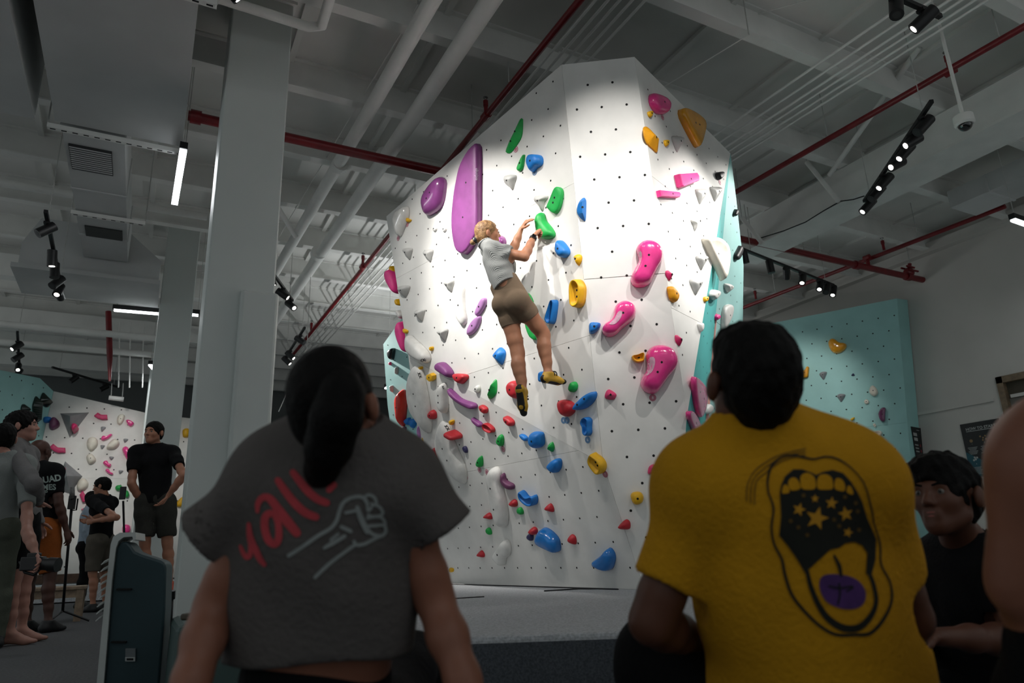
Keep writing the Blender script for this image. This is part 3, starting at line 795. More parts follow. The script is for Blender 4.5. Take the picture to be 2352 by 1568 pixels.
# (crop, colour, height, profile, label, outline, options)
HL = [
# ---- left upper face
('1','green',.05,'ridge','tall green blade hold highest on the left face',[(1052,532),(1062,545),(1056,660),(1020,730),(975,785),(945,788),(938,770),(965,700),(1000,630),(1040,545)],dict(bolts=2)),
('1','green',.04,'dome','slim green teardrop hold left of the high blue hold',[(1076,797),(1079,815),(1068,890),(1050,918),(1030,915),(1027,895),(1045,850)],{}),
('1','blue',.09,'dome','chunky blue hold highest on the left face',[(1095,840),(1110,800),(1140,793),(1185,800),(1202,830),(1195,870),(1160,895),(1130,925),(1112,905),(1098,870)],{}),
('1','grey',.07,'cone','grey wedge hold below the slim green teardrop',[(928,975),(945,945),(1010,945),(1000,1000),(985,1055),(965,1035),(935,1010)],dict(tilt=.5)),
('1','grey',.07,'cone','grey wedge hold just above the climber\'s gripping hand',[(1145,1110),(1170,1090),(1235,1090),(1238,1110),(1215,1140),(1205,1200),(1190,1205),(1175,1160),(1150,1140)],dict(tilt=.5)),
('1','green',.05,'plate','upright green pod hold right of the grey wedge near the climber\'s hands',[(1320,1030),(1345,1040),(1357,1075),(1345,1160),(1320,1215),(1290,1222),(1255,1190),(1247,1175),(1275,1110),(1300,1050)],dict(bolts=2)),
('1','green',.09,'dome','green double-lobed hold gripped by the climber',[(1190,1212),(1212,1225),(1225,1270),(1265,1320),(1290,1365),(1280,1395),(1235,1410),(1190,1400),(1170,1370),(1165,1310),(1158,1270),(1170,1230)],dict(bolts=0)),
('1','purple',.09,'plate','huge flat purple sail-shaped hold left of the climber\'s head',[(745,715),(757,725),(760,800),(760,1000),(758,1330),(735,1410),(670,1510),(640,1518),(610,1505),(585,1440),(568,1290),(580,1120),(600,1000),(630,880),(690,770)],dict(bolts=2,n=44)),
('1','purple',.13,'dome','glossy purple pod hold near the top left edge',[(470,952),(495,975),(500,1010),(485,1120),(455,1190),(400,1230),(365,1238),(345,1190),(340,1130),(365,1060),(430,980)],dict(gloss=True,bolts=2)),
('1','yellow',.04,'dome','small yellow hook hold beside the clear white pod',[(232,1240),(245,1260),(262,1268),(255,1282),(235,1287),(230,1265)],dict(bolts=0)),
('1','white',.10,'dome','smooth white pod hold at the top left corner',[(132,1265),(150,1210),(190,1180),(228,1168),(235,1240),(200,1340),(172,1392),(155,1365)],dict(gloss=True,bolts=0)),
('1','white',.03,'dome','left of two tiny white knobs under the purple pod',[(422,1325),(440,1315),(448,1335),(436,1353),(422,1345)],{}),
('1','white',.03,'dome','right of two tiny white knobs under the purple pod',[(490,1325),(508,1318),(518,1335),(506,1355),(490,1348)],{}),
('3','grey',.07,'cone','grey wedge hold nearest the top of the left edge',[(205,45),(215,30),(262,30),(258,70),(243,117),(225,85)],dict(tilt=.5)),
('3','grey',.07,'cone','grey wedge hold second from the left edge in the upper row',[(350,70),(365,42),(412,42),(405,90),(392,133),(370,105)],dict(tilt=.5)),
('3','grey',.08,'cone','grey wedge hold on the left edge below the upper row',[(168,325),(185,300),(240,300),(243,320),(228,360),(210,388),(185,365)],dict(tilt=.5)),
('3','grey',.07,'cone','grey wedge hold left of the climber\'s waist',[(500,290),(512,262),(562,260),(555,310),(543,350),(520,320)],dict(tilt=.5)),
('3','grey',.08,'cone','grey wedge hold left of the tall white faint hold',[(288,505),(300,475),(345,470),(352,480),(342,525),(330,562),(310,540)],dict(tilt=.5)),
('3','grey',.08,'cone','lowest grey wedge hold on the left face',[(452,635),(465,615),(517,612),(508,660),(495,706),(475,670)],dict(tilt=.5)),
('1','purple',.08,'dome','small purple hold peeking out in front of the climber\'s chin',[(895,1378),(925,1392),(936,1425),(925,1455),(890,1470),(870,1430)],dict(bolts=0,gloss=True)),
('1','blue',.10,'dome','pale blue chalked hold right of the climber\'s elbow',[(1320,1420),(1345,1420),(1385,1470),(1392,1510),(1365,1540),(1330,1535),(1312,1500)],{}),
('4','yellow',.06,'cone','small yellow drop hold under the pale blue chalked hold',[(180,90),(205,72),(230,85),(228,125),(208,157),(195,130)],{}),
('4','yellow',.11,'scoop','tall yellow scooped hold right of the climber\'s hips',[(185,262),(215,253),(245,290),(253,340),(240,430),(205,462),(178,445),(170,380),(170,310)],dict(bolts=2)),
('3','blue',.09,'scoop','narrow blue scooped hold right of the climber\'s thigh',[(1290,402),(1308,415),(1305,470),(1290,560),(1265,577),(1250,555),(1245,535),(1265,470)],{}),
('3','green',.05,'plate','long green hold half hidden behind the climber\'s bent leg',[(1095,370),(1115,365),(1140,420),(1130,500),(1175,680),(1155,690),(1120,660),(1090,560)],dict(bolts=0)),
('3','lilac',.05,'dome','upper of two lilac spindle holds left of the climber\'s hip',[(795,385),(803,410),(790,460),(755,510),(732,520),(726,495),(745,440),(770,395)],{}),
('3','lilac',.05,'dome','lower of two lilac spindle holds left of the climber\'s thigh',[(755,517),(765,535),(745,600),(715,640),(675,660),(667,645),(675,600),(710,545)],{}),
('3','white',.06,'dome','tall faint white hold left of the lilac spindles',[(590,330),(640,300),(645,450),(660,540),(640,590),(620,580),(585,520),(580,450)],{}),
('3','white',.13,'dome','folded white macro hold at the left corner above the long white blade',[(238,655),(285,690),(330,730),(380,790),(385,835),(360,860),(330,850),(270,820),(238,770)],dict(bolts=0)),
('3','yellow',.04,'dome','tiny yellow hold right of the folded white macro',[(400,742),(420,740),(418,762),(402,770)],dict(bolts=0)),
('3','yellow',.04,'dome','tiny yellow hold at the left edge above the folded white macro',[(210,610),(238,625),(230,645),(212,640)],dict(bolts=0)),
('3','blue',.08,'cone','bright blue fan-shaped hold left of the climber\'s knee',[(900,742),(930,770),(930,810),(908,872),(880,850),(848,815),(848,795),(880,755)],{}),
('3','red',.09,'dome','broad red hold beside the purple shell hold',[(570,940),(590,932),(655,940),(663,965),(630,1005),(605,1005),(580,975)],{}),
('3','red',.10,'dome','round red hold behind the climber\'s hanging calf',[(960,1010),(990,983),(1030,1000),(1045,1060),(1040,1100),(1010,1117),(970,1090),(957,1050)],{}),
('3','green',.07,'ridge','green faceted hold between the purple crescent and the round red hold',[(855,980),(870,985),(868,1070),(840,1110),(815,1117),(812,1090),(830,1030)],{}),
('3','white',.05,'dome','small white knob left of the green faceted hold',[(720,1040),(745,1015),(758,1040),(745,1072),(725,1065)],{}),
('4','green',.07,'dome','small green foothold under the climber\'s right toe',[(160,1000),(185,992),(200,1020),(190,1055),(165,1070),(148,1045)],dict(bolts=0)),
('3','red',.10,'dome','large dark red hold beside the long blue wedge',[(1322,1140),(1345,1120),(1400,1130),(1432,1170),(1425,1215),(1385,1245),(1350,1235),(1328,1190)],dict(bolts=0)),
('4','blue',.10,'dome','long slanting blue wedge hold on the face edge',[(325,1062),(327,1110),(290,1160),(240,1190),(190,1198),(183,1185),(210,1140),(260,1090)],dict(bolts=2,pl='LU')),
('4','blue',.08,'scoop','pinched blue hold below the long slanting wedge',[(275,1245),(300,1265),(298,1320),(300,1360),(280,1385),(262,1365),(258,1320),(243,1290),(255,1255)],{}),
('3','blue',.06,'dome','blue hold hidden behind the climber\'s right heel',[(1190,930),(1208,920),(1212,985),(1195,995),(1186,970)],dict(bolts=0)),
# ---- lower left face
('3','purple',.11,'dome','purple shell hold at the top of the lower slab',[(445,880),(465,852),(495,855),(540,900),(556,940),(540,965),(500,945),(455,915)],dict(bolts=0,pl='LU')),
('3','yellow',.06,'plate','yellow blocky hold above the small white spindle macro',[(388,940),(415,928),(435,945),(432,975),(410,990),(388,972)],dict(sharp=True)),
('3','yellow',.04,'dome','tiny yellow hold at the tip of the long white blade',[(322,885),(343,885),(340,905),(325,910)],dict(bolts=0)),
('3','white',.10,'dome','long white blade macro at the left edge of the lower slab',[(285,875),(330,900),(360,1010),(390,1180),(400,1330),(375,1368),(320,1310),(250,1200),(228,1090),(235,980),(260,900)],dict(bolts=2,n=40)),
('3','white',.10,'dome','small white spindle macro right of the long white blade',[(485,1000),(505,1020),(515,1120),(518,1190),(500,1225),(465,1180),(448,1100),(460,1040)],dict(bolts=2)),
('5','white',.11,'dome','broad white leaf macro with a red hold on it',[(480,140),(520,170),(545,240),(590,360),(640,470),(652,570),(635,608),(580,570),(490,470),(445,380),(437,280),(455,190)],dict(bolts=2,n=40)),
('3','purple',.08,'dome','long purple crescent hold',[(532,1040),(560,1060),(620,1115),(690,1140),(725,1155),(727,1185),(680,1185),(610,1150),(560,1100)],dict(bolts=0)),
('3','red',.06,'dome','small red hold right of the purple crescent\'s tip',[(757,1165),(780,1162),(808,1185),(805,1215),(790,1222),(768,1200)],{}),
('3','purple',.06,'dome','small purple and white hold below the purple crescent',[(705,1250),(730,1265),(770,1295),(770,1320),(745,1315),(712,1280)],dict(bolts=0)),
('3','red',.06,'scoop','curled red hold beside the small purple and white hold',[(788,1293),(820,1295),(857,1330),(855,1358),(825,1358),(795,1335)],dict(bolts=0)),
('3','red',.07,'dome','slanting red hold left of the climber\'s dangling toe',[(935,1242),(965,1248),(997,1280),(993,1310),(970,1310),(945,1280)],{}),
('3','red',.07,'dome','red hold between the long white blade and the leaf macro',[(390,1225),(410,1195),(435,1215),(437,1255),(415,1265),(395,1250)],{}),
('3','yellow',.05,'dome','tiny yellow hold above the leaf macro\'s red hold',[(542,1272),(568,1270),(565,1295),(553,1305)],dict(bolts=0)),
('3','red',.17,'dome','bean-shaped red hold on the broad white leaf macro',[(532,1350),(555,1347),(598,1380),(598,1405),(575,1410),(540,1385)],dict(bolts=0)),
('3','navy',.04,'dome','small navy hold right of the broad white leaf macro',[(637,1462),(655,1458),(667,1485),(663,1507),(645,1492)],dict(bolts=0)),
('3','green',.05,'dome','upper of two green shield holds on the lower slab',[(905,1372),(925,1395),(922,1450),(900,1457),(880,1430),(882,1405)],{}),
('5','green',.05,'dome','lower of two green shield holds beside a pink tag',[(765,397),(775,425),(773,470),(750,480),(735,462),(740,430)],{}),
('3','blue',.05,'dome','small blue drop hold left of the blocky blue hold',[(1048,1372),(1075,1375),(1097,1395),(1095,1420),(1070,1410)],dict(bolts=0)),
('3','blue',.11,'dome','blocky blue hold in the middle of the lower slab',[(1125,1365),(1145,1355),(1195,1362),(1205,1400),(1205,1450),(1170,1475),(1135,1460),(1118,1420)],{}),
('3','green',.06,'ridge','green diamond hold right of the blocky blue hold',[(1270,1428),(1285,1455),(1285,1480),(1272,1502),(1248,1480),(1242,1455)],dict(bolts=0)),
('5','blue',.09,'dome','rounded blue hold below the green diamond',[(1250,460),(1285,425),(1325,422),(1335,450),(1330,490),(1305,522),(1270,505),(1248,475)],dict(bolts=0)),
('6','yellow',.10,'scoop','yellow hooked hold at the right edge of the lower slab',[(630,375),(650,390),(690,420),(712,460),(710,500),(690,530),(665,515),(625,460),(615,420)],dict(bolts=2,pl='LL')),
('5','white',.13,'dome','tall twisting white macro in the middle of the lower slab',[(840,485),(870,482),(890,520),(900,600),(925,700),(945,820),(940,900),(915,917),(880,860),(850,760),(835,650),(818,560)],dict(bolts=2,n=40)),
('5','plum',.07,'dome','hooked plum hold right of the tall twisting white macro',[(915,525),(930,530),(945,575),(995,605),(998,635),(975,642),(935,620),(915,580)],dict(bolts=0)),
('5','blue',.09,'scoop','blue crescent hold on the lower slab',[(1052,648),(1075,660),(1105,695),(1150,680),(1163,710),(1155,750),(1120,757),(1080,725),(1055,690)],dict(bolts=0)),
('5','red',.06,'cone','red pyramid hold below the blue crescent',[(968,740),(995,712),(1018,725),(1020,760),(995,768)],dict(bolts=0)),
('5','green',.05,'dome','small green hold between the blue crescent and the red pyramids',[(1030,775),(1050,770),(1067,800),(1062,822),(1035,810)],dict(bolts=0)),
('5','red',.06,'cone','red pyramid hold right of the blue crescent',[(1223,775),(1258,742),(1282,775),(1280,805),(1245,795)],dict(bolts=0)),
('5','red',.06,'cone','red pyramid hold left of the tall twisting white macro',[(785,835),(815,808),(838,828),(836,857),(805,850)],dict(bolts=0)),
('5','green',.05,'dome','small green hold left of the twisting macro\'s lower end',[(806,920),(825,918),(838,945),(835,967),(810,950)],dict(bolts=0)),
('5','red',.07,'cone','red pyramid hold touching the biggest blue hold',[(1110,935),(1135,912),(1160,925),(1162,960),(1140,970),(1118,955)],dict(bolts=0)),
('5','navy',.05,'dome','navy hold tucked under a red pyramid beside the biggest blue hold',[(1100,970),(1120,955),(1138,975),(1133,1010),(1105,995)],dict(bolts=0)),
('5','blue',.13,'dome','biggest blue hold low on the slab',[(1200,920),(1250,940),(1300,990),(1318,1040),(1315,1098),(1270,1085),(1190,1045),(1162,1010),(1170,960)],dict(gloss=True,bolts=0)),
('5','red',.06,'cone','red pyramid hold right of the biggest blue hold',[(1387,995),(1412,965),(1440,985),(1445,1035),(1425,1037),(1400,1020)],dict(bolts=0)),
('5','red',.06,'cone','lowest red pyramid hold near the woman\'s sleeve',[(738,1108),(762,1080),(783,1105),(782,1130),(755,1125)],dict(bolts=0)),
('5','white',.11,'dome','white three-lobed hold low on the slab',[(930,1003),(955,1020),(968,1070),(960,1120),(935,1140),(925,1193),(900,1175),(855,1125),(855,1110),(895,1050)],{}),
('5','yellow',.04,'dome','tiny yellow hold at the bottom by the woman\'s arm',[(540,1205),(565,1212),(562,1235),(545,1232)],dict(bolts=0)),
('5','red',.08,'dome','dark red hold behind the broad white leaf macro',[(410,360),(435,338),(455,400),(460,440),(440,435),(415,405)],dict(bolts=0)),
('6','red',.08,'cone','red pyramid hold beside the man\'s yellow sleeve',[(816,900),(855,860),(885,880),(885,928),(850,930),(822,915)],dict(bolts=0,pl='LL')),
('6','blue',.11,'dome','lowest blue hold with a notched top',[(630,1155),(690,1110),(735,1065),(770,1100),(778,1150),(765,1205),(745,1230),(700,1220),(640,1190),(628,1170)],dict(gloss=True,bolts=0)),
('3','yellow',.05,'dome','yellow stub at the slab\'s left edge above a pink hold',[(345,1390),(365,1385),(372,1430),(355,1450),(345,1420)],dict(bolts=0,pl='LLe')),
('3','yellow',.04,'dome','small yellow knob at the slab\'s left edge',[(370,1455),(388,1452),(390,1475),(375,1480)],dict(bolts=0,pl='LLe')),
('3','crimson',.05,'dome','small crimson hold at the slab\'s left edge',[(378,1510),(400,1505),(405,1535),(388,1542)],dict(bolts=0,pl='LLe')),
('3','plum',.05,'dome','plum and pink hold at the slab\'s left edge',[(322,1420),(345,1430),(365,1480),(360,1500),(335,1470)],dict(bolts=0,pl='LLe')),
('3','lilac',.05,'dome','pale pink hold where the slab meets the turquoise wall',[(305,1330),(330,1300),(345,1350),(338,1400),(315,1400)],dict(bolts=0,pl='LLe')),
# ---- middle face
('2','blue',.08,'ridge','blue half-moon hold on the middle face near its left edge',[(250,1103),(270,1115),(273,1160),(268,1265),(250,1267),(220,1240),(202,1200),(215,1140)],dict(pl='MF')),
('4','blue',.09,'dome','dark blue hold left of the second pink macro',[(290,590),(300,565),(335,562),(375,570),(365,610),(325,643),(295,640)],{}),
('4','pink',.17,'dome','highest of three big pink kidney macros',[(632,40),(640,5),(680,-28),(740,-33),(800,-3),(825,47),(820,110),(790,170),(760,230),(735,280),(690,305),(640,308),(600,285),(592,240),(610,190),(640,140),(650,100)],dict(gloss=True,bolts=2,n=48,pl='MF')),
('4','pink',.17,'dome','middle of three big pink kidney macros',[(470,470),(485,435),(530,405),(580,408),(620,435),(633,480),(620,530),(580,570),(530,610),(490,650),(440,668),(400,655),(383,615),(400,575),(445,545),(465,510)],dict(gloss=True,bolts=2,n=48,pl='MF')),
('4','pink',.20,'dome','lowest and largest of three big pink kidney macros',[(700,800),(730,745),(780,722),(850,725),(910,760),(940,830),(925,890),(870,960),(820,1030),(780,1075),(730,1080),(685,1055),(663,1010),(675,960),(700,920),(710,870)],dict(gloss=True,bolts=2,n=48,pl='MF')),
('4','orange',.08,'scoop','orange hold touching the lowest pink macro',[(600,805),(640,795),(685,780),(692,810),(685,845),(640,855),(605,835)],{}),
('4','crimson',.08,'ridge','crimson faceted hold left of the pink number tag',[(408,1075),(435,1045),(488,1078),(485,1105),(465,1122),(410,1112)],{}),
('6','yellow',.09,'dome','yellow hold peeking out above the man\'s yellow sleeve',[(905,685),(925,660),(975,658),(1000,690),(990,735),(950,752),(920,735)],{}),
('6','crimson',.06,'dome','crimson hold peeking out beside the man\'s shoulder',[(1030,500),(1045,468),(1080,460),(1090,520),(1035,530)],dict(bolts=0)),
# ---- right face
('2','pink',.12,'dome','pink pod hold highest on the right face',[(740,370),(760,352),(820,375),(865,420),(873,455),(858,500),(800,502),(765,470),(742,420)],dict(gloss=True)),
('2','yellow',.04,'dome','small yellow hold below the highest pink pod',[(718,490),(748,487),(746,520),(735,533),(720,515)],{}),
('2','orange',.12,'plate','big orange shield hold on the top right edge',[(950,470),(985,470),(1060,510),(1112,560),(1118,610),(1100,690),(1078,748),(1065,740),(1010,640),(965,550),(950,510)],dict(gloss=True,bolts=2,pl='RF')),
('2','orange',.10,'ridge','orange leaf hold at the left of the right face',[(697,600),(720,592),(770,640),(800,680),(800,750),(792,783),(760,755),(725,720),(700,650)],{}),
('2','yellow',.04,'dome','small yellow hold right of the orange leaf hold',[(835,695),(865,697),(863,730),(850,742),(838,725)],{}),
('2','grey',.08,'cone','grey wedge hold under the big orange shield',[(897,668),(930,662),(968,680),(965,715),(948,760),(938,780),(922,750)],dict(tilt=.5)),
('2','pink',.10,'plate','pink box hold in the middle of the right face',[(920,942),(1050,935),(1065,960),(1065,995),(950,1040),(940,1030)],dict(sharp=True)),
('2','pink',.07,'plate','flat pink ledge hold below the pink box',[(785,1058),(925,1072),(935,1090),(930,1112),(795,1105)],dict(sharp=True)),
('2','black',.09,'dome','black knob at the right edge above the grey wedges',[(1213,935),(1225,923),(1252,925),(1252,960),(1235,982),(1218,960)],dict(bolts=0)),
('2','grey',.09,'cone','left of two grey wedges beside the black knob',[(1068,1050),(1090,1040),(1130,1048),(1132,1090),(1105,1155),(1085,1110)],dict(tilt=.5)),
('2','grey',.09,'cone','right of two grey wedges beside the black knob',[(1173,1035),(1190,1027),(1235,1035),(1235,1075),(1212,1135),(1195,1100)],dict(tilt=.5)),
('2','white',.09,'cone','white wedge hold with a pink tail above the cream macro',[(1038,1270),(1060,1240),(1098,1248),(1090,1290),(1068,1350),(1055,1300)],dict(tilt=.5)),
('4','cream',.13,'scoop','big cream bowl macro wrapping the right edge',[(1120,-42),(1170,-52),(1230,-42),(1275,8),(1290,78),(1290,110),(1280,200),(1262,268),(1240,230),(1210,160),(1170,80),(1135,0)],dict(pl='RF',n=44)),
('4','grey',.09,'cone','grey wedge hold left of the cream bowl macro',[(1073,90),(1100,80),(1138,88),(1130,130),(1115,188),(1095,150)],dict(tilt=.5)),
('4','grey',.09,'cone','grey wedge hold above the tiny yellow knob',[(1028,260),(1060,247),(1102,258),(1095,310),(1075,368),(1050,320)],dict(tilt=.5)),
('4','crimson',.07,'ridge','upper of two small crimson diamonds on the edge of the middle face',[(853,200),(870,188),(890,220),(885,262),(868,250)],dict(pl='RF')),
('4','orange',.09,'dome','orange hold between the two crimson diamonds',[(868,310),(890,305),(928,360),(928,400),(912,423),(885,395),(872,345)],dict(pl='RF')),
('4','yellow',.04,'dome','tiny yellow knob beside the teal stripe',[(1120,383),(1148,380),(1145,412),(1125,415)],dict(pl='RF')),
('4','crimson',.07,'ridge','lower of two small crimson diamonds on the edge of the middle face',[(923,655),(945,660),(958,700),(955,735),(935,715),(925,690)],dict(pl='RF')),
('4','white',.06,'dome','small white hold on the left side of the teal stripe',[(1080,575),(1110,570),(1112,615),(1100,633)],dict(pl='RF',bolts=0)),
('4','white',.10,'dome','white fist-sized hold on the teal stripe',[(1170,375),(1185,330),(1218,335),(1220,365),(1195,405)],dict(pl='T1')),
('4','pink',.07,'plate','long pink plate hold on the teal stripe beside the man\'s ear',[(1037,970),(1060,960),(1110,1010),(1130,1060),(1122,1180),(1095,1250),(1075,1230),(1050,1120)],dict(gloss=True,bolts=2,pl='T1')),
('4','pink',.06,'plate','lower pink plate hold on the teal stripe above the man\'s shoulder',[(1000,1215),(1020,1200),(1050,1225),(1085,1310),(1080,1370),(1065,1390),(1030,1320),(1003,1250)],dict(gloss=True,pl='T1')),
('4','white',.12,'cone','white wedge hold on the pale side face',[(1275,285),(1320,290),(1322,325),(1300,352),(1285,330)],dict(pl='T2')),
('4','pink',.10,'dome','small pink ball hold on the pale side face',[(1200,515),(1220,505),(1228,530),(1212,550),(1200,540)],dict(pl='T2',bolts=0)),
('4','white',.12,'dome','tall white macro on the pale side face above the man\'s hair',[(1270,450),(1325,440),(1315,530),(1285,600),(1260,620),(1255,560)],dict(pl='T2')),
('2','black',.10,'dome','upper dark hold on the far right silhouette of the boulder',[(1336,1228),(1350,1190),(1360,1222),(1348,1245)],dict(pl='T2',bolts=0)),
('4','black',.12,'dome','lower dark wedge on the far right silhouette of the boulder',[(1382,10),(1392,40),(1375,110),(1350,115),(1345,80),(1365,40)],dict(pl='T2',bolts=0)),
('4','white',.10,'dome','white hold beside the man\'s ear',[(1135,1180),(1160,1150),(1180,1180),(1165,1220),(1135,1225)],dict(pl='T2',bolts=0)),
# ---- past the left edge
('3','pink',.16,'dome','upper pink hold sticking out past the left edge of the boulder',[(95,200),(125,180),(150,215),(175,300),(170,365),(120,310),(95,260)],dict(pl='LE',bolts=0)),
('3','pink',.16,'dome','lower pink hold sticking out past the left edge of the boulder',[(190,555),(215,590),(240,690),(245,780),(228,780),(205,745),(175,680),(168,620)],dict(pl='LE',bolts=0)),
('3','yellow',.10,'dome','yellow hold poking out above the upper pink edge hold',[(118,195),(128,155),(150,190),(150,225),(125,225)],dict(pl='LE',bolts=0)),
('3','yellow',.10,'dome','yellow hold poking out between the two pink edge holds',[(160,405),(175,395),(190,430),(185,445),(165,440)],dict(pl='LE',bolts=0)),
('3','white',.10,'dome','white hold poking out just above the lower pink edge hold',[(168,485),(185,478),(205,510),(195,540),(175,515)],dict(pl='LE',bolts=0)),
# ---- turquoise wall behind the left edge
('3','black',.10,'dome','glossy black hold on the turquoise wall past the left edge',[(98,785),(115,760),(135,748),(138,775),(128,830),(110,830)],dict(gloss=True,bolts=0)),
('3','scarlet',.16,'cone','long scarlet macro on the turquoise wall past the left edge',[(190,1045),(208,1060),(218,1110),(215,1200),(200,1310),(185,1315),(160,1240),(140,1160),(150,1110)],dict(gloss=True)),
('3','blue',.08,'dome','left of two blue holds below the scarlet macro',[(215,1275),(250,1248),(255,1290),(235,1305)],dict(bolts=0)),
('3','blue',.08,'dome','right of two blue holds below the scarlet macro',[(250,1265),(290,1258),(298,1290),(275,1328),(252,1300)],dict(bolts=0)),
('3','plum',.08,'dome','dark plum hold under the tip of the scarlet macro',[(182,1330),(218,1315),(218,1345),(205,1370),(185,1350)],dict(bolts=0)),
('3','blue',.09,'dome','blue hold lowest on the turquoise wall by the woman\'s shoulder',[(265,1520),(315,1487),(318,1520),(290,1555),(265,1545)],dict(bolts=0)),
('3','grey',.06,'cone','upper grey chip on the turquoise wall past the left edge',[(150,895),(165,885),(165,930),(152,938)],dict(bolts=0)),
('3','grey',.06,'cone','lower grey chip on the turquoise wall past the left edge',[(112,1025),(128,1020),(128,1065),(115,1060)],dict(bolts=0)),
('3','crimson',.04,'dome','tiny crimson hold under the glossy black hold on turquoise',[(106,855),(116,850),(118,870),(108,872)],dict(bolts=0)),
]
PLS = dict(LU=LU, LL=LL, MF=MF, RF=RF, T1=T1, T2=T2)
LEp = lerp(pA, K1, .5); PLS['LE'] = (LEp+np.array([.10, .12, 0]), unit(-cf*.75-cr*.66))
PLS['LLe'] = (lerp(K1, pLb, .5)+np.array([-.03, -.03, 0]), unit(-cf*.9-cr*.43))
for row in HL:
    c_, col_, H_, pr_, lb_, pts_, op_ = row
    op_ = dict(op_)
    if 'pl' in op_: op_['pl'] = PLS[op_['pl']]
    fpl = op_.get('pl') or face_of(np.mean(crop(c_, pts_), 0))
    H_ *= .55 if fpl is RF or fpl is T1 else .4 if fpl is T2 else .8
    hold(c_, col_, H_, pr_, lb_, pts_, **op_)
# chalk-worn inlays on the pink macros
M_inlay = mat('matte_inlay', 'd9a9bd', .7, .15, 30)
for lb_, P_ in (('highest of three big pink kidney macros', [(650,60),(668,55),(672,90),(665,130),(645,180),(620,215),(612,205),(640,140)]),
                ('middle of three big pink kidney macros', [(500,490),(525,480),(530,500),(515,540),(480,575),(445,580),(440,570),(475,535)]),
                ('lowest and largest of three big pink kidney macros', [(720,830),(745,812),(765,825),(765,870),(745,920),(700,952),(688,942),(710,890)])):
    ob_, V_, F_ = HOLDS[lb_]
    decal_fill('scoop_inlay', [tuple(p) for p in cat(crop('4', P_), 24)], bvh_of(V_, F_), M_inlay, ob_, 6, .003)
M_ink = mat('black_print', '111111', .7); M_lilacink = mat('pale_print', 'b79ab8', .7)
def logo_on(label, px, ang, size, s, m):
    ob_, V_, F_ = HOLDS[label]; bv = bvh_of(V_, F_)
    T, Fc = text_verts(s, size, 'CENTER', 0, size*.03)
    ca, sa = math.cos(math.radians(ang)), math.sin(math.radians(ang))
    P = [(px[0]+x*ca-(-y)*sa, px[1]+x*sa+(-y)*ca) for x, y, _ in T]
    drape('logo', P, Fc, bv, m, ob_, .003)
logo_on('long white blade macro at the left edge of the lower slab', (961, 862), 68, 9, '.KX', M_ink)
logo_on('broad white leaf macro with a red hold on it', (1024, 983), 55, 9, '.KX', M_ink)
logo_on('folded white macro hold at the left corner above the long white blade', (972, 830), -12, 9, 'KX:', M_ink)
logo_on('small white spindle macro right of the long white blade', (1016, 890), 68, 6, '.KX', M_ink)
logo_on('huge flat purple sail-shaped hold left of the climber\'s head', (1096.5, 400), -90, 9, 'ex(unga', M_lilacink)

# number tags stuck beside holds
M_tagp = mat('pink_tag', 'bb7484', .6); M_tagb = mat('blue_tag', '6288b0', .6); M_tagw = mat('tag_print', 'efefef', .6)
def sticker(cn, xy, col, num, label, r=.027):
    c = crop(cn, [xy])[0]; pl = face_of(c)
    if pl is None: print('NOFACE tag', label, c); return
    p = onpl(*c, *pl); e1, e2 = basis(pl[1]); n = pl[1]
    o = MB().tube([p+n*.0005, p+n*.002], r, 20).build('number_tag', M_tagp if col == 'p' else M_tagb)
    tag(o, label, 'tag', 'round number tags')
    ring = []
    for k in range(20):
        a = k*math.pi/10; ring += [p+n*.0026+(e1*math.cos(a)+e2*math.sin(a))*r*.62, p+n*.0026+(e1*math.cos(a)+e2*math.sin(a))*r*.72]
    if num: text('digit', num, p+n*.0028-e2*r*.36, e1, e2, r*1.05, M_tagw, o, 'CENTER', 0)
    else: obj('ring_print', ring, [(2*k, 2*k+1, (2*k+3) % 40, (2*k+2) % 40) for k in range(20)], M_tagw, o)
for a in [('4',(750,1107),'p','8','pink tag numbered 8 under the lowest pink macro'),('4',(108,1270),'b','6','left of two blue number tags under the dark red hold'),('4',(134,1270),'b','6','right of two blue number tags under the dark red hold'),
          ('4',(282,1410),'b','6','blue tag under the pinched blue hold'),('1',(1020,762),'p','','pink tag at the foot of the tall green blade'),('1',(1154,927),'b','','blue tag under the chunky high blue hold'),
          ('1',(445,1205),'p','','pink tag under the glossy purple pod'),('1',(236,1302),'p','','pink tag under the small yellow hook'),('1',(172,1402),'p','','pink tag under the white corner pod'),
          ('5',(927,348),'p','','pink tag under the upper green shield'),('5',(757,497),'p','','pink tag under the lower green shield'),('5',(810,513),'p','','pink tag at the top of the twisting white macro'),
          ('5',(662,550),'p','','pink tag beside the tip of the leaf macro'),('5',(1215,291),'b','','blue tag beside the blocky blue hold'),('6',(722,528),'p','7','pink tag beside the yellow hooked hold'),
          ('2',(820,530),'p','','pink tag under the highest pink pod'),('2',(1030,700),'p','','pink tag left of the big orange shield\'s tip'),('2',(1232,998),'p','','pink tag under the black knob')]:
    sticker(*a)

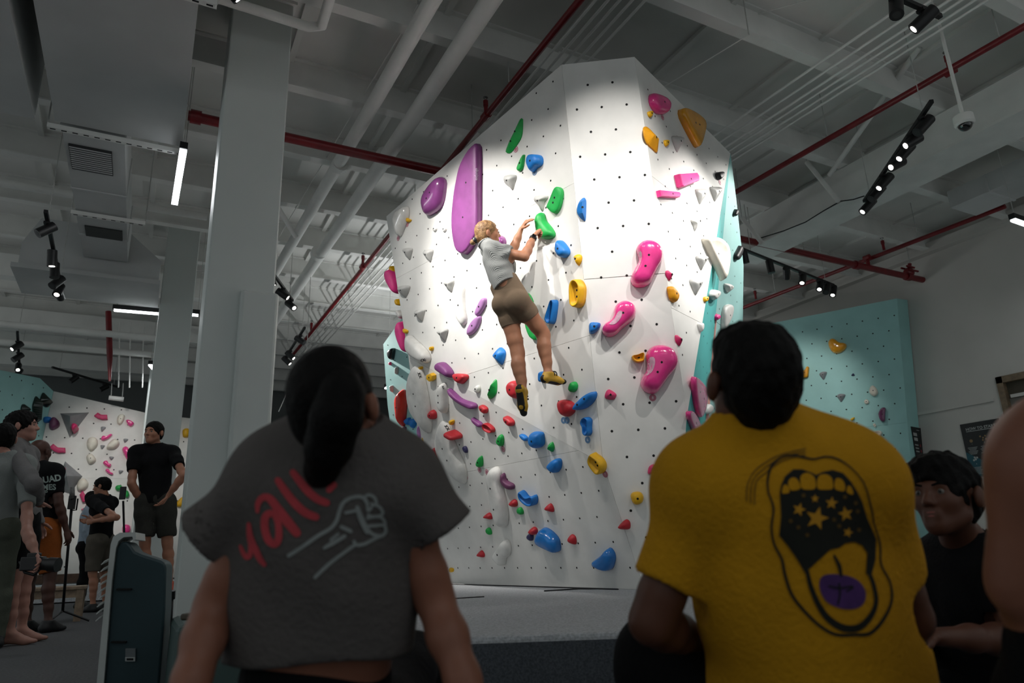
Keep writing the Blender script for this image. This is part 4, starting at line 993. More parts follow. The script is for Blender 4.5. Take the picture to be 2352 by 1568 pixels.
# ---- holds on the right turquoise wall
GR = 'climbing holds on the right turquoise wall'
for row in [('orange',.12,'dome','kidney-shaped orange hold high on the right turquoise wall',[(530,190),(560,158),(600,165),(640,195),(700,205),(718,230),(700,270),(650,305),(600,310),(560,285),(535,240)],dict(gloss=True)),
  ('orange',.08,'plate','orange boot-shaped hold beside the man\'s head',[(245,510),(260,490),(300,480),(320,445),(340,448),(335,520),(325,550),(255,553)],{}),
  ('orange',.05,'plate','tiny orange hold left of the boot-shaped hold',[(212,455),(240,448),(235,468),(218,474)],{}),
  ('silver',.08,'cone','highest grey wedge on the right turquoise wall',[(440,515),(470,492),(518,495),(505,540),(485,575),(460,550)],dict(tilt=.4)),
  ('silver',.08,'cone','middle grey wedge on the right turquoise wall',[(615,735),(650,712),(702,720),(690,755),(660,798),(638,770)],dict(tilt=.4)),
  ('silver',.08,'cone','lowest grey wedge on the right turquoise wall',[(372,925),(400,902),(455,912),(440,945),(416,984),(395,955)],dict(tilt=.4)),
  ('silver',.07,'cone','grey wedge half hidden by the man\'s ear',[(235,700),(275,698),(262,730),(245,765),(225,760)],dict(bolts=0)),
  ('navy',.05,'cone','tiny dark triangle hold at the centre of the right turquoise wall',[(762,532),(780,508),(797,525),(792,535)],dict(bolts=0)),
  ('cream',.09,'dome','cream egg hold on the right turquoise wall',[(940,690),(955,640),(985,630),(1020,665),(1030,710),(1000,740),(960,725)],{}),
  ('cream',.05,'dome','small cream knob below the egg hold',[(890,790),(912,768),(940,785),(935,812),(905,818)],{}),
  ('plum',.10,'plate','plum half-moon hold near the right corner of the turquoise wall',[(1065,860),(1108,856),(1105,920),(1102,990),(1070,994),(1045,960),(1035,915)],dict(gloss=True)),
  ('yellow',.05,'dome','small yellow sliver hold low on the right turquoise wall',[(755,965),(795,948),(790,970),(765,985)],dict(bolts=0)),
  ('cream',.05,'dome','small cream knob beside the yellow sliver',[(700,1010),(730,995),(745,1025),(720,1045),(702,1035)],{}),
  ('cream',.05,'dome','small cream knob above the long cream wave hold',[(978,1020),(1000,1010),(1015,1035),(998,1050)],{}),
  ('cream',.10,'scoop','long cream wave hold low on the right turquoise wall',[(865,1215),(920,1150),(980,1095),(1050,1080),(1075,1110),(1040,1150),(985,1200),(950,1270),(900,1250)],{}),
  ('cream',.05,'dome','small cream knob at the bottom right of the turquoise wall',[(1158,1290),(1180,1268),(1215,1285),(1205,1312),(1175,1315)],{}),
  ('orange',.13,'dome','bright yellow block hold just behind the man\'s neck',[(118,900),(160,885),(210,890),(213,960),(205,1000),(150,1000),(118,975)],dict(gloss=True)),
  ('silver',.10,'ridge','grey volume tip behind the man\'s right shoulder',[(1185,1280),(1225,1312),(1240,1310),(1195,1330)],dict(bolts=0))]:
    col_, H_, pr_, lb_, pts_, op_ = row
    cn = 'R'
    hold(cn, col_, H_, pr_, lb_, pts_, pl=W2, group=GR, **op_)
# ---- holds on the far left wall
GL = 'climbing holds on the far left wall'
FWp = fw
for row in [('crimson',.1,'plate','upper curved crimson hold on the far left wall',[(1018,620),(1075,572),(1130,605),(1218,605),(1225,675),(1140,680),(1070,660)],dict(sharp=True,bolts=0)),
  ('crimson',.1,'plate','lower curved crimson hold on the far left wall',[(345,1095),(410,1038),(480,1095),(590,1100),(593,1172),(480,1178),(420,1155)],dict(sharp=True,bolts=0)),
  ('cream',.1,'dome','cream shell hold highest on the far left wall',[(1362,700),(1375,620),(1430,590),(1480,610),(1470,680),(1420,750),(1380,745)],{}),
  ('pink',.1,'dome','pink hold near the second column\'s top on the far left wall',[(1497,690),(1530,672),(1610,710),(1618,745),(1580,780),(1530,760)],dict(gloss=True)),
  ('pink',.1,'dome','slanting pink bean hold on the far left wall',[(1118,960),(1150,912),(1200,920),(1270,885),(1295,905),(1240,960),(1150,993)],dict(gloss=True,bolts=0)),
  ('pink',.15,'dome','heart-shaped pink hold beside the man\'s face',[(1437,1120),(1480,1070),(1530,1085),(1560,1140),(1620,1150),(1632,1200),(1590,1275),(1535,1288),(1490,1250)],dict(gloss=True,bolts=0)),
  ('pink',.1,'dome','upper small pink bean hold in the light pool',[(1150,1330),(1180,1288),(1220,1290),(1240,1325),(1280,1345),(1265,1390),(1220,1388)],dict(gloss=True,bolts=0)),
  ('pink',.1,'dome','lower small pink bean hold in the light pool',[(1185,1440),(1215,1408),(1250,1425),(1265,1460),(1305,1475),(1300,1505),(1240,1490)],dict(gloss=True,bolts=0)),
  ('cream',.16,'dome','round cream macro with a pointed base',[(905,1030),(930,955),(1010,930),(1070,970),(1075,1050),(1030,1110),(975,1150),(920,1105)],dict(bolts=0)),
  ('cream',.16,'dome','wide cream macro right of the round one',[(1200,1100),(1240,1020),(1320,960),(1390,990),(1395,1050),(1330,1110),(1240,1120)],dict(bolts=0)),
  ('cream',.16,'dome','small cream macro below the round one',[(900,1230),(940,1185),(1000,1195),(1050,1275),(1010,1325),(945,1340),(910,1290)],{}),
  ('silver',.06,'cone','highest small grey wedge on the far left wall',[(1125,780),(1200,790),(1150,850),(1130,850)],dict(bolts=0)),
  ('silver',.06,'cone','small grey wedge near the second column on the far left wall',[(1462,962),(1535,968),(1480,1022)],dict(bolts=0)),
  ('silver',.06,'cone','small grey wedge between the cream macros',[(1115,1058),(1185,1062),(1135,1122)],dict(bolts=0)),
  ('silver',.06,'cone','small grey wedge above the small pink beans',[(1245,1228),(1320,1235),(1275,1285)],dict(bolts=0)),
  ('silver',.06,'cone','lowest small grey wedge on the far left wall',[(1390,1435),(1460,1442),(1405,1492)],dict(bolts=0))]:
    col_, H_, pr_, lb_, pts_, op_ = row
    hold('L', col_, H_, pr_, lb_, pts_, pl=FWp, group=GL, **op_)
hold('L', 'blue', .12, 'dome', 'blue hold beside the plum hold near the far left corner', [(248,670),(270,632),(340,628),(385,650),(370,700),(300,725),(258,715)], pl=FWp, group=GL, bolts=0)
hold('L', 'plum', .16, 'dome', 'big plum hold near the far left corner', [(340,720),(385,640),(440,640),(500,710),(490,780),(400,828),(345,800)], pl=FWp, group=GL, bolts=0)
hold('l', 'green', .12, 'dome', 'upper green hold right of the profile man', [(1382,1140),(1410,1115),(1460,1120),(1470,1160),(1430,1185),(1390,1175)], pl=FWp, group=GL, bolts=0)
hold('l', 'green', .12, 'dome', 'lower green hold right of the profile man', [(1490,1190),(1530,1180),(1555,1230),(1530,1270),(1495,1250)], pl=FWp, group=GL, bolts=0)
hold('l', 'crimson', .1, 'plate', 'crimson block hold left of the profile man', [(955,1235),(995,1182),(1050,1280),(1050,1310),(990,1322)], pl=FWp, group=GL, sharp=True, bolts=0)
hold('l', 'crimson', .08, 'plate', 'low crimson hold left of the profile man\'s shoulder', [(975,1405),(1060,1372),(1030,1425),(1005,1427)], pl=FWp, group=GL, sharp=True, bolts=0)
hold('l', 'cream', .16, 'dome', 'cream macro touching the grey star volume', [(920,1110),(950,1050),(1010,1030),(1058,1080),(1050,1140),(970,1190),(925,1170)], pl=FWp, group=GL, bolts=0)
hold('p', 'pink', .14, 'dome', 'pink hold seen between the appliance and the man with hands on hips', [(281,1208),(290,1203),(300,1208),(298,1224),(282,1224)], pl=FWp, group=GL, bolts=0, gloss=True)
hold('p', 'yellow', .12, 'dome', 'yellow hold between the two columns, upper', [(420,986),(434,984),(434,1002),(421,1003)], pl=FWp, group=GL, bolts=0)
hold('p', 'yellow', .12, 'dome', 'yellow hold between the two columns, lower', [(404,1155),(420,1140),(422,1160),(408,1164)], pl=FWp, group=GL, bolts=0)
hold('p', 'crimson', .15, 'dome', 'crimson leaf hold between the padded column and the woman\'s head', [(624,1022),(630,1000),(645,990),(645,1005),(632,1028)], pl=FWp, group=GL, bolts=0)
for lb_, P_ in (('dark glossy spindle hold on the far left turquoise wall', [(185,322),(230,400),(240,480),(215,670),(130,765),(140,640),(132,480),(155,390)]),
                ('dark glossy diamond hold on the far left turquoise corner', [(295,268),(330,330),(408,400),(345,498),(250,415),(255,345)]),
                ('dark glossy shell hold above the curly-haired person', [(0,440),(35,470),(52,520),(45,570),(0,590),(-40,560),(-30,470)])):
    hold('L', 'dkgreen', .14, 'ridge', lb_, P_, pl=ft, group=GL, gloss=True, bolts=0)
# faceted plywood volumes on the far left wall
M_vol = mat('grey_volume', '8c8e90', .6, .08, 6)
def volume(label, P, apex, H, cn='L'):
    W = [onpl(x, y, *fw) for x, y in crop(cn, P)]; a = onpl(*crop(cn, [apex])[0], *fw)+np.array([0, -H, 0])
    n = len(W); t = obj('wall_volume', W+[a], [(i, (i+1) % n, n) for i in range(n)], M_vol)
    return tag(t, label, 'volume', 'plywood volumes on the far left wall')
v1 = volume('grey triangular volume pointing down on the far left wall', [(512, 580), (945, 568), (655, 948)], (690, 690), .5)
volume('grey star-shaped volume above the microphone stand', [(585, 1300), (845, 1525), (660, 1790), (430, 1720)], (640, 1560), .5)
volume('small grey volume low behind the microphone stand', [(430, 2220), (520, 2300), (430, 2320)], (450, 2280), .2)
hold('l', 'crimson', .35, 'cone', 'crimson hold on the upper star volume arm', [(755,925),(790,905),(805,940),(770,955)], pl=fw, group=GL, bolts=0)
hold('L', 'crimson', .45, 'plate', 'crimson hold mounted on the grey triangular volume', [(700,770),(740,760),(785,795),(720,865),(690,840)], pl=fw, group=GL, bolts=0)
# ------------------------------------------------------------------ lamps
M_lens = mat('lit_lens', 'ffffff', .4, emit='fff6ea', es=11)
M_led = mat('led_diffuser', 'ffffff', .4, emit='f6fbff', es=9)
def head(t, p, d, lit=True, L=.19, r=.052, watt=0, size=60, blend=.6, stem=.09):
    p = np.array(p, float); d = unit(d)
    c = p-Z*stem
    h = autosmooth(MB().tube([c-d*L*.5, c+d*L*.5], r, 16).build('lamp_head', M_black, t))
    MB().tube([p, c], .01, 6).obox(p-Z*.012, ((1, 0, 0), (0, 1, 0), (0, 0, 1)), (.03, .03, .012)).build('bracket', M_black, h)
    q = c+d*(L*.5+.001)
    MB().tube([q-d*.004, q], r*.58, 16).build('lens', M_lens if lit else M_grille, h)
    if watt:
        l = bpy.data.lights.new('spot_light', 'SPOT'); l.energy = watt; l.spot_size = math.radians(size); l.spot_blend = blend
        l.shadow_soft_size = .035; l.color = (1, .965, .92)
        lo = bpy.data.objects.new('spot_light', l)
        link(lo, h, q+d*.01)
        lo.rotation_euler = Vector(d).to_track_quat('-Z', 'Y').to_euler()
def track(label, a, b, heads, group='spotlight tracks'):
    a = np.array(a, float); b = np.array(b, float)
    t = thing('track_light', label, 'track light', (a+b)/2, group)
    ax = unit(b-a); sd = unit(np.cross(ax, Z))
    MB().obox((a+b)/2, (ax, sd, np.cross(sd, ax)), (np.linalg.norm(b-a)/2, .018, .018)).build('rail', M_black, t)
    for e in (.1, .9):
        p = lerp(a, b, e); MB().tube([p, (p[0], p[1], ZC)], .005, 5).build('hanger_rod', M_rod, t)
    for h in heads:
        f = h[0]; p = lerp(a, b, f)-Z*.018
        tgt = np.array(h[1], float)
        head(t, p, tgt-p if np.linalg.norm(tgt) > 1.5 else tgt, **(h[2] if len(h) > 2 else {}))
    return t
toL = unit([-.75, .1, -.65]); 
# key tracks over the mat, in front of the boulder
track('spotlight track above the mat beside the top of the padded column', (.2, 3.6, 4.92), (.2, 4.95, 4.92),
      [(.93, onpl(1110, 600, *LU), dict(watt=680, size=46, blend=1.0)), (.7, onpl(1000, 600, *LU), dict(watt=210, size=40, blend=.9))])
track('spotlight track over the mat facing the left face of the boulder', (.55, 2.3, 5.0), (.55, 4.0, 5.0),
      [(.9, onpl(1230, 560, *LU), dict(watt=210, size=44, blend=1.0)), (.2, onpl(1290, 760, *LU), dict(watt=90, size=44, blend=.9))])
track('spotlight track over the mat facing the middle of the boulder', (1.5, 1.35, 4.78), (3.0, 1.0, 4.78),
      [(.3, onpl(1405, 440, *MF), dict(watt=500, size=36, blend=1.0)), (.9, onpl(1470, 600, *MF), dict(watt=200, size=34, blend=.9))])
Tc1, Tc2 = onz(2040, -15, 4.6), onz(2160, 38, 4.6)
track('short spotlight track cut by the top edge at right', Tc1, Tc2,
      [(.1, (-.35, -.1, -.85), dict(lit=False, L=.2)), (.62, onpl(1600, 520, *RF), dict(watt=380, size=44, blend=1.0, L=.2))])
Ta1, Ta2 = onz(1985, 462, 4.6), onz(2140, 232, 4.6)
tA = onpl(1670, 560, *T2); sdn = unit(-RH*.70-Z*.68+FH*.02)
track('long spotlight track hanging by the red pipe at right', Ta1, Ta2,
      [(.04, sdn, dict(L=.22)), (.2, sdn, dict(L=.22, lit=False)), (.33, sdn, dict(L=.22)), (.52, tA, dict(watt=140, size=50)), (.64, sdn, dict(L=.22)), (.74, tA, dict(watt=150, size=50)), (.88, sdn, dict(L=.22, lit=False))])
Tb1, Tb2 = onz(1700, 570, 4.5), onz(1915, 655, 4.5)
w2t = onpl(1830, 940, *W2)
track('spotlight track in front of the right turquoise wall', Tb1, Tb2,
      [(.03, (.2, .1, -.95), dict(lit=False)), (.28, (.1, 0, -1), dict(lit=False)), (.45, w2t, dict(watt=132, size=58, blend=.8)), (.62, (-.5, -.2, -.8)), (.82, (-.55, -.2, -.75)), (.9, (-.5, -.1, -.8), dict(lit=False)), (.98, (-.45, -.1, -.8))])
track('spotlight track left of the boulder beside the padded column', onz(600, 590, 4.4), onz(672, 690, 4.4),
      [(.3, (.3, .1, -.8)), (.66, (.75, -.2, -.55)), (.95, onpl(925, 900, *bt), dict(watt=900, size=50, blend=.8))])
bt_t = onpl(930, 960, *bt)
track('far spotlight track behind the woman\'s head', onz(655, 822, 4.4), onz(700, 752, 4.4), [(.1, (.6, -.2, -.6)), (.3, (.6, -.25, -.6)), (.8, (.5, -.3, -.4), dict(lit=False))])
track('nearer left spotlight track below the ducts', onz(105, 485, 4.1), onz(140, 658, 4.1),
      [(.1, (-.6, -.2, -.6), dict(lit=False)), (.45, (.1, .1, -1)), (.62, (.1, -.1, -1), dict(lit=False)), (.8, (-.4, -.4, -.7), dict(lit=False)), (.93, (-.1, -.5, -.8)), (.99, onpl(275, 1085, *fw), dict(watt=374, size=36, blend=.9))])
track('farther left spotlight track above the turquoise corner', onz(40, 762, 4.3), onz(45, 845, 4.3), [(.2, (-.5, -.3, -.6)), (.5, (-.5, -.3, -.6), dict(lit=False)), (.8, (.1, -.6, -.6)), (.97, (-.1, -.6, -.6), dict(watt=0))])
track('unlit spotlight track high on the far left wall', onz(120, 843, 4.25), onz(275, 890, 4.25), [(.3, (-.5, -.3, -.6), dict(lit=False)), (.75, (-.6, -.3, -.5), dict(lit=False))])
def linear(label, a, b, watt, w=.035, upl=0):
    a = np.array(a, float); b = np.array(b, float); ax = unit(b-a); sd = unit(np.cross(ax, Z)); up = np.cross(sd, ax)
    t = thing('linear_lamp', label, 'lamp', (a+b)/2, 'linear led lamps'); L = np.linalg.norm(b-a)/2
    MB().obox((a+b)/2+Z*.045, (ax, sd, up), (L+.02, w, .035)).build('housing', M_black, t)
    MB().obox((a+b)/2, (ax, sd, up), (L, w*.9, .012)).build('diffuser', M_led, t)
    for e in (.05, .95):
        p = lerp(a, b, e)+Z*.08; MB().tube([p, (p[0], p[1], ZC)], .004, 5).build('suspension_wire', M_rod, t)
    if upl:  # upward fill for the ceiling, only on the added lamps
        l = bpy.data.lights.new('fill_uplight', 'AREA'); l.shape = 'RECTANGLE'; l.size = 2*L; l.size_y = w*1.8; l.energy = upl; l.color = (.97, .99, 1)
        lo = bpy.data.objects.new('fill_uplight', l); link(lo, t, (a+b)/2+Z*.085)
        lo.rotation_euler = (math.pi, 0, math.atan2(ax[1], ax[0]))
    if watt:
        l = bpy.data.lights.new('lamp_light', 'AREA'); l.shape = 'RECTANGLE'; l.size = 2*L; l.size_y = w*1.8; l.energy = watt; l.color = (.94, .98, 1)
        lo = bpy.data.objects.new('lamp_light', l); link(lo, t, (a+b)/2-Z*.02)
        lo.rotation_euler = Matrix([ax, sd, np.cross(ax, sd)]).transposed().to_euler() if np.cross(ax, sd)[2] > 0 else Matrix([ax, -sd, np.cross(ax, -sd)]).transposed().to_euler()
linear('bright tubular lamp hanging beside the padded column', onz(421, 345, 4.35), onz(401, 468, 4.35), 14)
linear('horizontal linear lamp below the air handler', onz(262, 712, 4.2), onz(382, 722, 4.2), 10)
linear('short linear lamp left of the second column', onz(345, 838, 4.1), onz(366, 862, 4.1), 6)
linear('linear lamp cut by the right edge of the picture', onz(2327, 505, 4.3), onz(2440, 545, 4.3), 8)
linear('small linear lamp between the two columns', onz(435, 722, 4.2), onz(455, 724, 4.2), 3)
linear('added unseen linear lamp over the spectators behind the camera', (-.5, -2.2, 4.4), (2.5, -2.2, 4.4), 6, upl=19)  # added, unseen: brightens the ceiling from behind the camera
linear('added linear fill lamp out of frame at left of the ducts', (-4.0, 1.5, 3.9), (-4.0, 5.5, 3.9), 4, upl=29)  # added out of view to brighten the ceiling near the ducts
linear('added linear fill lamp out of frame over the right end of the mat', (6.2, -1.2, 3.9), (9.2, -1.2, 3.9), 4, upl=29)  # added out of view, fill for the ceiling and right wall
linear('added unseen linear fill lamp behind the white boulder', (3.9, 9.6, 3.6), (3.9, 12.6, 3.6), 4, upl=39)  # added where the boulder hides it, lifts the far ceiling
linear('added unseen linear fill lamp in the aisle right behind the white boulder', (7.6, 9.4, 3.3), (7.6, 12.4, 3.3), 4, upl=33)  # second hidden lamp, added to brighten the ceiling past the boulder
linear('added linear fill lamp out of frame at the far left aisle', (-6.0, 10, 3.9), (-6.0, 14, 3.9), 4, upl=39)  # added out of view, fill for the far left ceiling
lw = thing('linear_lamp', 'unlit white tube lamp high on the far left wall', 'lamp', ony(268, 914, 15.5), 'linear led lamps')
MB().tube([ony(250, 913, 15.5), ony(284, 917, 15.5)], .045, 10).build('housing', M_white, lw)
for x in (255, 281): MB().tube([ony(x, 912, 15.5), ony(x+2, 880, 15.5)], .01, 6).build('suspension_wire', M_rod, lw)
# dome camera
dc = onz(2215, 280, 4.3)
t = thing('dome_camera', 'white dome security camera on a ceiling pole', 'camera', dc)
autosmooth(MB().tube([dc+Z*.07, (dc[0]-.06, dc[1]-.02, ZC)], .017, 10).build('pole', M_white, t))
autosmooth(MB().tube([dc+Z*.08, dc+Z*.06, dc-Z*.02, dc-Z*.035], [.05, .085, .088, .07], 24).build('casing', M_white, t))
autosmooth(MB().ball(dc-Z*.03, .062, n=20, m=12).build('lens_bubble', mat('smoked_glass', '08080a', .08, coat=1), t))
# ------------------------------------------------------------------ people
def wl(x, y, d): return onpl(x, y, LU[0]+LU[1]*d, LU[1])
def skin(name, c): return mat('skin_'+name, c, .5, .08, 14, spec=.35)
def cloth(name, c, var=.12, **k): return mat('cloth_'+name, c, .95, var, 9, k.pop('bump', .35), k.pop('bscale', 90), spec=.2, **k)
M_hairk = mat('hair_black', '0b0908', .7, .3, 40, .4, 120, spec=.15)
M_hairb = mat('hair_blonde', 'b58d5e', .5, .3, 40, .5, 120, col2='7a5636')
M_eye = mat('eye_white', '6a645d', .25); M_iris = mat('eye_iris', '160d08', .2); M_lip = mat('lips', '8a4a42', .5)

class Person:
    def __init__(s, J, head, w=1.0, limb=1.0, hs=1.0, fem=False, deep=1.45):
        s.J = {k: np.asarray(v, float) for k, v in J.items()}; J = s.J
        s.w, s.limb, s.hs, s.fem, s.deep = w, limb, hs, fem, deep
        s.up = unit(J['neck']-J['pel'])
        l = J['shR']-J['shL']; s.lat = unit(l-s.up*(l@s.up)); s.fwd = np.cross(s.up, s.lat)
        l = J['hipR']-J['hipL']; s.latp = unit(l-s.up*(l@s.up)); s.fwdp = np.cross(s.up, s.latp)
        hc, fd, hu = head
        s.hc = np.asarray(hc, float); s.hf = unit(fd); s.hr = unit(np.cross(s.hf, hu)); s.hu = np.cross(s.hr, s.hf)
        s.waist = J.get('waist', lerp(J['neck'], J['pel'], .66)); s.chest = J.get('chest', lerp(J['neck'], J['pel'], .27))
    def h(s, x, y, z): return s.hc+(s.hr*x+s.hf*y+s.hu*z)*s.hs
    def torso(s, S, inf=0., k=.05, low=True):
        J, w, d = s.J, s.w, s.deep; sq = [(s.fwd, d)]; sp = [(s.fwdp, d*.9)]; i = inf
        mid = lerp(s.chest, s.waist, .55)
        S.cone(s.chest, mid, .158*w+i, .148*w+i, k, sq)
        S.cone(mid, s.waist, .146*w+i, .132*w+i, k, sq)
        if low: S.cone(s.waist, J['pel'], .134*w+i, .160*w+i, k, sp)
        S.cone(lerp(J['shL'], J['shR'], .12), lerp(J['shL'], J['shR'], .88), .064*w+i, .064*w+i, k, [(s.fwd, 1.1)])
        for q in 'LR':
            S.cone(J['neck']+s.up*.035*s.hs, lerp(J['neck'], J['sh'+q], .72), .042*w+i*.8, .046*w+i, .05)
            S.ball(J['sh'+q], .060*s.limb*w+i, .05)
            if s.fem: S.ball(s.chest+s.lat*(.065 if q == 'R' else -.065)+s.fwd*.085-s.up*.05, .058+i*.7, .04)
            elif True: S.ball(s.chest+s.lat*(.07 if q == 'R' else -.07)+s.fwd*.055-s.up*.02, .065*w+i*.8, .05)
        return S
    def glutes(s, S, inf=0.):
        for q in 'LR':
            S.ball(lerp(s.J['hip'+q], s.J['kn'+q], .04)-s.fwdp*.05*s.w, .098*s.w+inf, .035)
        return S
    def arm(s, S, q, inf=0., a=0., b=2., k=.03):
        """a..b along the arm: 0 shoulder, 1 elbow, 2 wrist"""
        J, m = s.J, s.limb; sh, el, wr = J['sh'+q], J['el'+q], J['wr'+q]; i = inf
        def pt(t): return lerp(sh, el, t) if t <= 1 else lerp(el, wr, t-1)
        def rd(t): return np.interp(t, [0, .35, .8, 1, 1.28, 1.6, 2], [.054, .05, .041, .038, .041, .034, .025])*m+i
        ts = [t for t in (0, .35, .8, 1, 1.28, 1.6, 2) if a < t < b]; ts = [a]+ts+[b]
        for t0, t1 in zip(ts[:-1], ts[1:]): S.cone(pt(t0), pt(t1), rd(t0), rd(t1), k)
        return S
    def leg(s, S, q, inf=0., a=0., b=2., k=.03):
        J, m = s.J, s.limb; hp, kn, an = J['hip'+q], J['kn'+q], J['an'+q]; i = inf
        bend = unit(np.cross(s.latp, an-kn)); back = bend if bend@s.fwdp < 0 else -bend
        def pt(t):
            if t <= 1: return lerp(hp, kn, t)
            return lerp(kn, an, t-1)+back*.016*m*math.sin(min(1, max(0, (t-1)*1.5))*math.pi)
        m = getattr(s, 'legm', m)
        def rd(t): return np.interp(t, [0, .3, .75, .95, 1.05, 1.3, 1.7, 2], [.092, .083, .062, .054, .05, .055, .039, .034])*m+i
        ts = [t for t in (0, .3, .75, .95, 1.05, 1.3, 1.5, 1.7, 2) if a < t < b]; ts = [a]+ts+[b]
        for t0, t1 in zip(ts[:-1], ts[1:]): S.cone(pt(t0), pt(t1), rd(t0), rd(t1), k)
        return S
    def hand(s, S, q, d, pn, curl=.5, thumb=1, sc=1., spread=.0):
        """d direction of the hand, pn palm side, curl bend of each joint in radians"""
        wr = s.J['wr'+q]; d = unit(d); pn = unit(np.asarray(pn)-d*(np.asarray(pn)@d)); sd = -np.cross(d, pn)*thumb
        c = s.hs*sc
        S.cone(wr, wr+d*.075*c, .024*c, .034*c, .015, [(pn, 1.9)])
        S.cone(wr+d*.04*c-sd*.012*c, wr+d*.085*c-sd*.02*c, .024*c, .02*c, .015, [(pn, 1.6)])
        for f, (o, L) in enumerate(zip((.030, .011, -.009, -.028), (.070, .078, .072, .056))):
            p = wr+d*(.088-(.006 if f in (0, 3) else 0))*c+sd*o*c; a = 0.12; r = (.0085, .0088, .0085, .0075)[f]*c
            dd = unit(d+sd*spread*(1.5-f)*.25)
            for seg in (.45, .32, .25):
                a += curl*(1+.1*f)
                v = dd*math.cos(a)+pn*math.sin(a)
                S.cone(p, p+v*L*seg*c, r, r*.93, .006); p = p+v*L*seg*c; r *= .93
        p = wr+d*.022*c+sd*.026*c; v = unit(d*.75+sd*.75+pn*.25)
        for seg, r in ((.042, .013), (.030, .0105), (.024, .0095)):
            S.cone(p, p+v*seg*c, r*c, r*.9*c, .008); p = p+v*seg*c; v = unit(v+d*.35+pn*.25*curl)
        return S
    def head(s, S, ears=True):
        h, c = s.h, s.hs; ax = (s.hr, s.hf, s.hu)
        S.ell(h(0, -.014, .030), np.array([.076, .097, .085])*c, ax, .02)
        S.ell(h(0, .026, -.030), np.array([.058, .066, .078])*c, ax, .035)
        S.cone(h(0, .060, -.088), h(0, .060, -.09), .021*c, .021*c, .03)
        for x in (-1, 1):
            S.cone(h(.050*x, .004, -.058), h(.012*x, .060, -.09), .018*c, .018*c, .03)
            S.ball(h(.036*x, .058, -.022), .022*c, .03)
            if ears:
                S.ell(h(.090*x, -.012, -.006), np.array([.013, .019, .033])*c, ax, .010)
        S.cone(h(-.034, .076, .020), h(.034, .076, .020), .013*c, .013*c, .02)
        S.cone(h(0, .082, .016), h(0, .106, -.026), .008*c, .0115*c, .012)
        for x in (-1, 1): S.ball(h(.011*x, .096, -.030), .0085*c, .008)
        for x in (-1, 1): S.ball(h(.032*x, .100, .004), .015*c, .012, 's')
        S.cone(h(-.017, .083, -.056), h(.017, .083, -.056), .0085*c, .0085*c, .010)
        S.cone(h(-.015, .081, -.068), h(.015, .081, -.068), .009*c, .009*c, .010)
        S.cone(s.J['neck']-s.up*.02, h(0, -.02, -.05), .052*c*(.9 if s.fem else 1.05), .050*c*(.9 if s.fem else 1.05), .03)
        return S
    def eyes(s, t):
        for x in (-1, 1):
            e = MB().ball(s.h(.032*x, .0765, .003), .0120*s.hs, n=10, m=8).build('eyeball', M_eye, t, True)
            MB().ball(s.h(.032*x, .0838, .003), np.array([.0062, .0055, .0062])*s.hs, (s.hr, s.hf, s.hu), n=8, m=6).build('iris', M_iris, e, True)
            MB().tube([s.h(.014*x, .092, .021), s.h(.034*x, .0925, .027), s.h(.05*x, .080, .021)], [.003*s.hs, .004*s.hs, .002*s.hs], 6).build('eyebrow', M_hairk if not s.fem else M_hairb, t, True)
        MB().ball(s.h(0, .0875, -.0565), np.array([.021, .0065, .0055])*s.hs, (s.hr, s.hf, s.hu)).ball(s.h(0, .0865, -.0665), np.array([.018, .007, .006])*s.hs, (s.hr, s.hf, s.hu)).build('lips', M_lip, t, True)
    def foot(s, S, q, inf=0., k=.02):
        an, to = s.J['an'+q], s.J['to'+q]; L = to-an; dn = s.J.get('sole'+q, -Z)
        dn = unit(np.asarray(dn)); d = unit(L-dn*(L@dn)); c = s.hs
        heel = an+dn*.045*c-d*.035*c; ball = an+d*.105*c+dn*.058*c; toe = an+d*.165*c+dn*.062*c
        S.cone(an, heel, .034*c+inf, .032*c+inf, k); S.cone(heel, ball, .032*c+inf, .034*c+inf, k, [(dn, 1.25)])
        S.cone(an, ball, .034*c+inf, .030*c+inf, k); S.cone(ball, toe, .036*c+inf, .024*c+inf, k, [(dn, 1.5)])
        return S, heel, ball, toe, dn, d
def folds(amp, f=22., dirv=(0, 0, 1), f2=9.):
    a = unit(dirv); b = unit(np.cross(a, [.3, .5, .8])); c = np.cross(a, b)
    def fn(X, Y, W):
        u = X*a[0]+Y*a[1]+W*a[2]; v = X*b[0]+Y*b[1]+W*b[2]; w = X*c[0]+Y*c[1]+W*c[2]
        return (amp*np.sin(u*f+3*np.sin(v*f2)+2*np.sin(w*f2*.8))*(.5+.5*np.sin(v*f2*.7+w*f2*.9))).astype(np.float32)
    return fn
def tufts(amp, f=90.):
    def fn(X, Y, W):
        return (amp*(np.sin(X*f+2*np.sin(W*f*.4))*np.sin(Y*f*1.1+1.3*np.sin(X*f*.5))*np.sin(W*f*.9)+.6*np.sin(X*f*2.1+W*f)*np.sin(Y*f*1.9))).astype(np.float32)
    return fn
def hair_cap(p, th=.012, face=(0, .122, -.036), fr=(.080, .085, .108), nape=True, low=-.07):
    h, c = p.h, p.hs; ax = (p.hr, p.hf, p.hu); S = Sdf()
    S.ell(h(0, -.016, .033), (np.array([.077-th*.45, .098, .086])+th)*c, ax, .02)
    if nape: S.ell(h(0, -.052, -.02), (np.array([.062, .05, .065])+th*.5)*c, ax, .03)
    S.ell(h(*face), np.array(fr)*c, ax, .012, 's')
    S.cut(h(0, 0, low), -p.hu)
    for x in (-1, 1): S.ell(h(.094*x, -.008, -.010), np.array([.026, .026, .038])*c, ax, .01, 's')
    return S
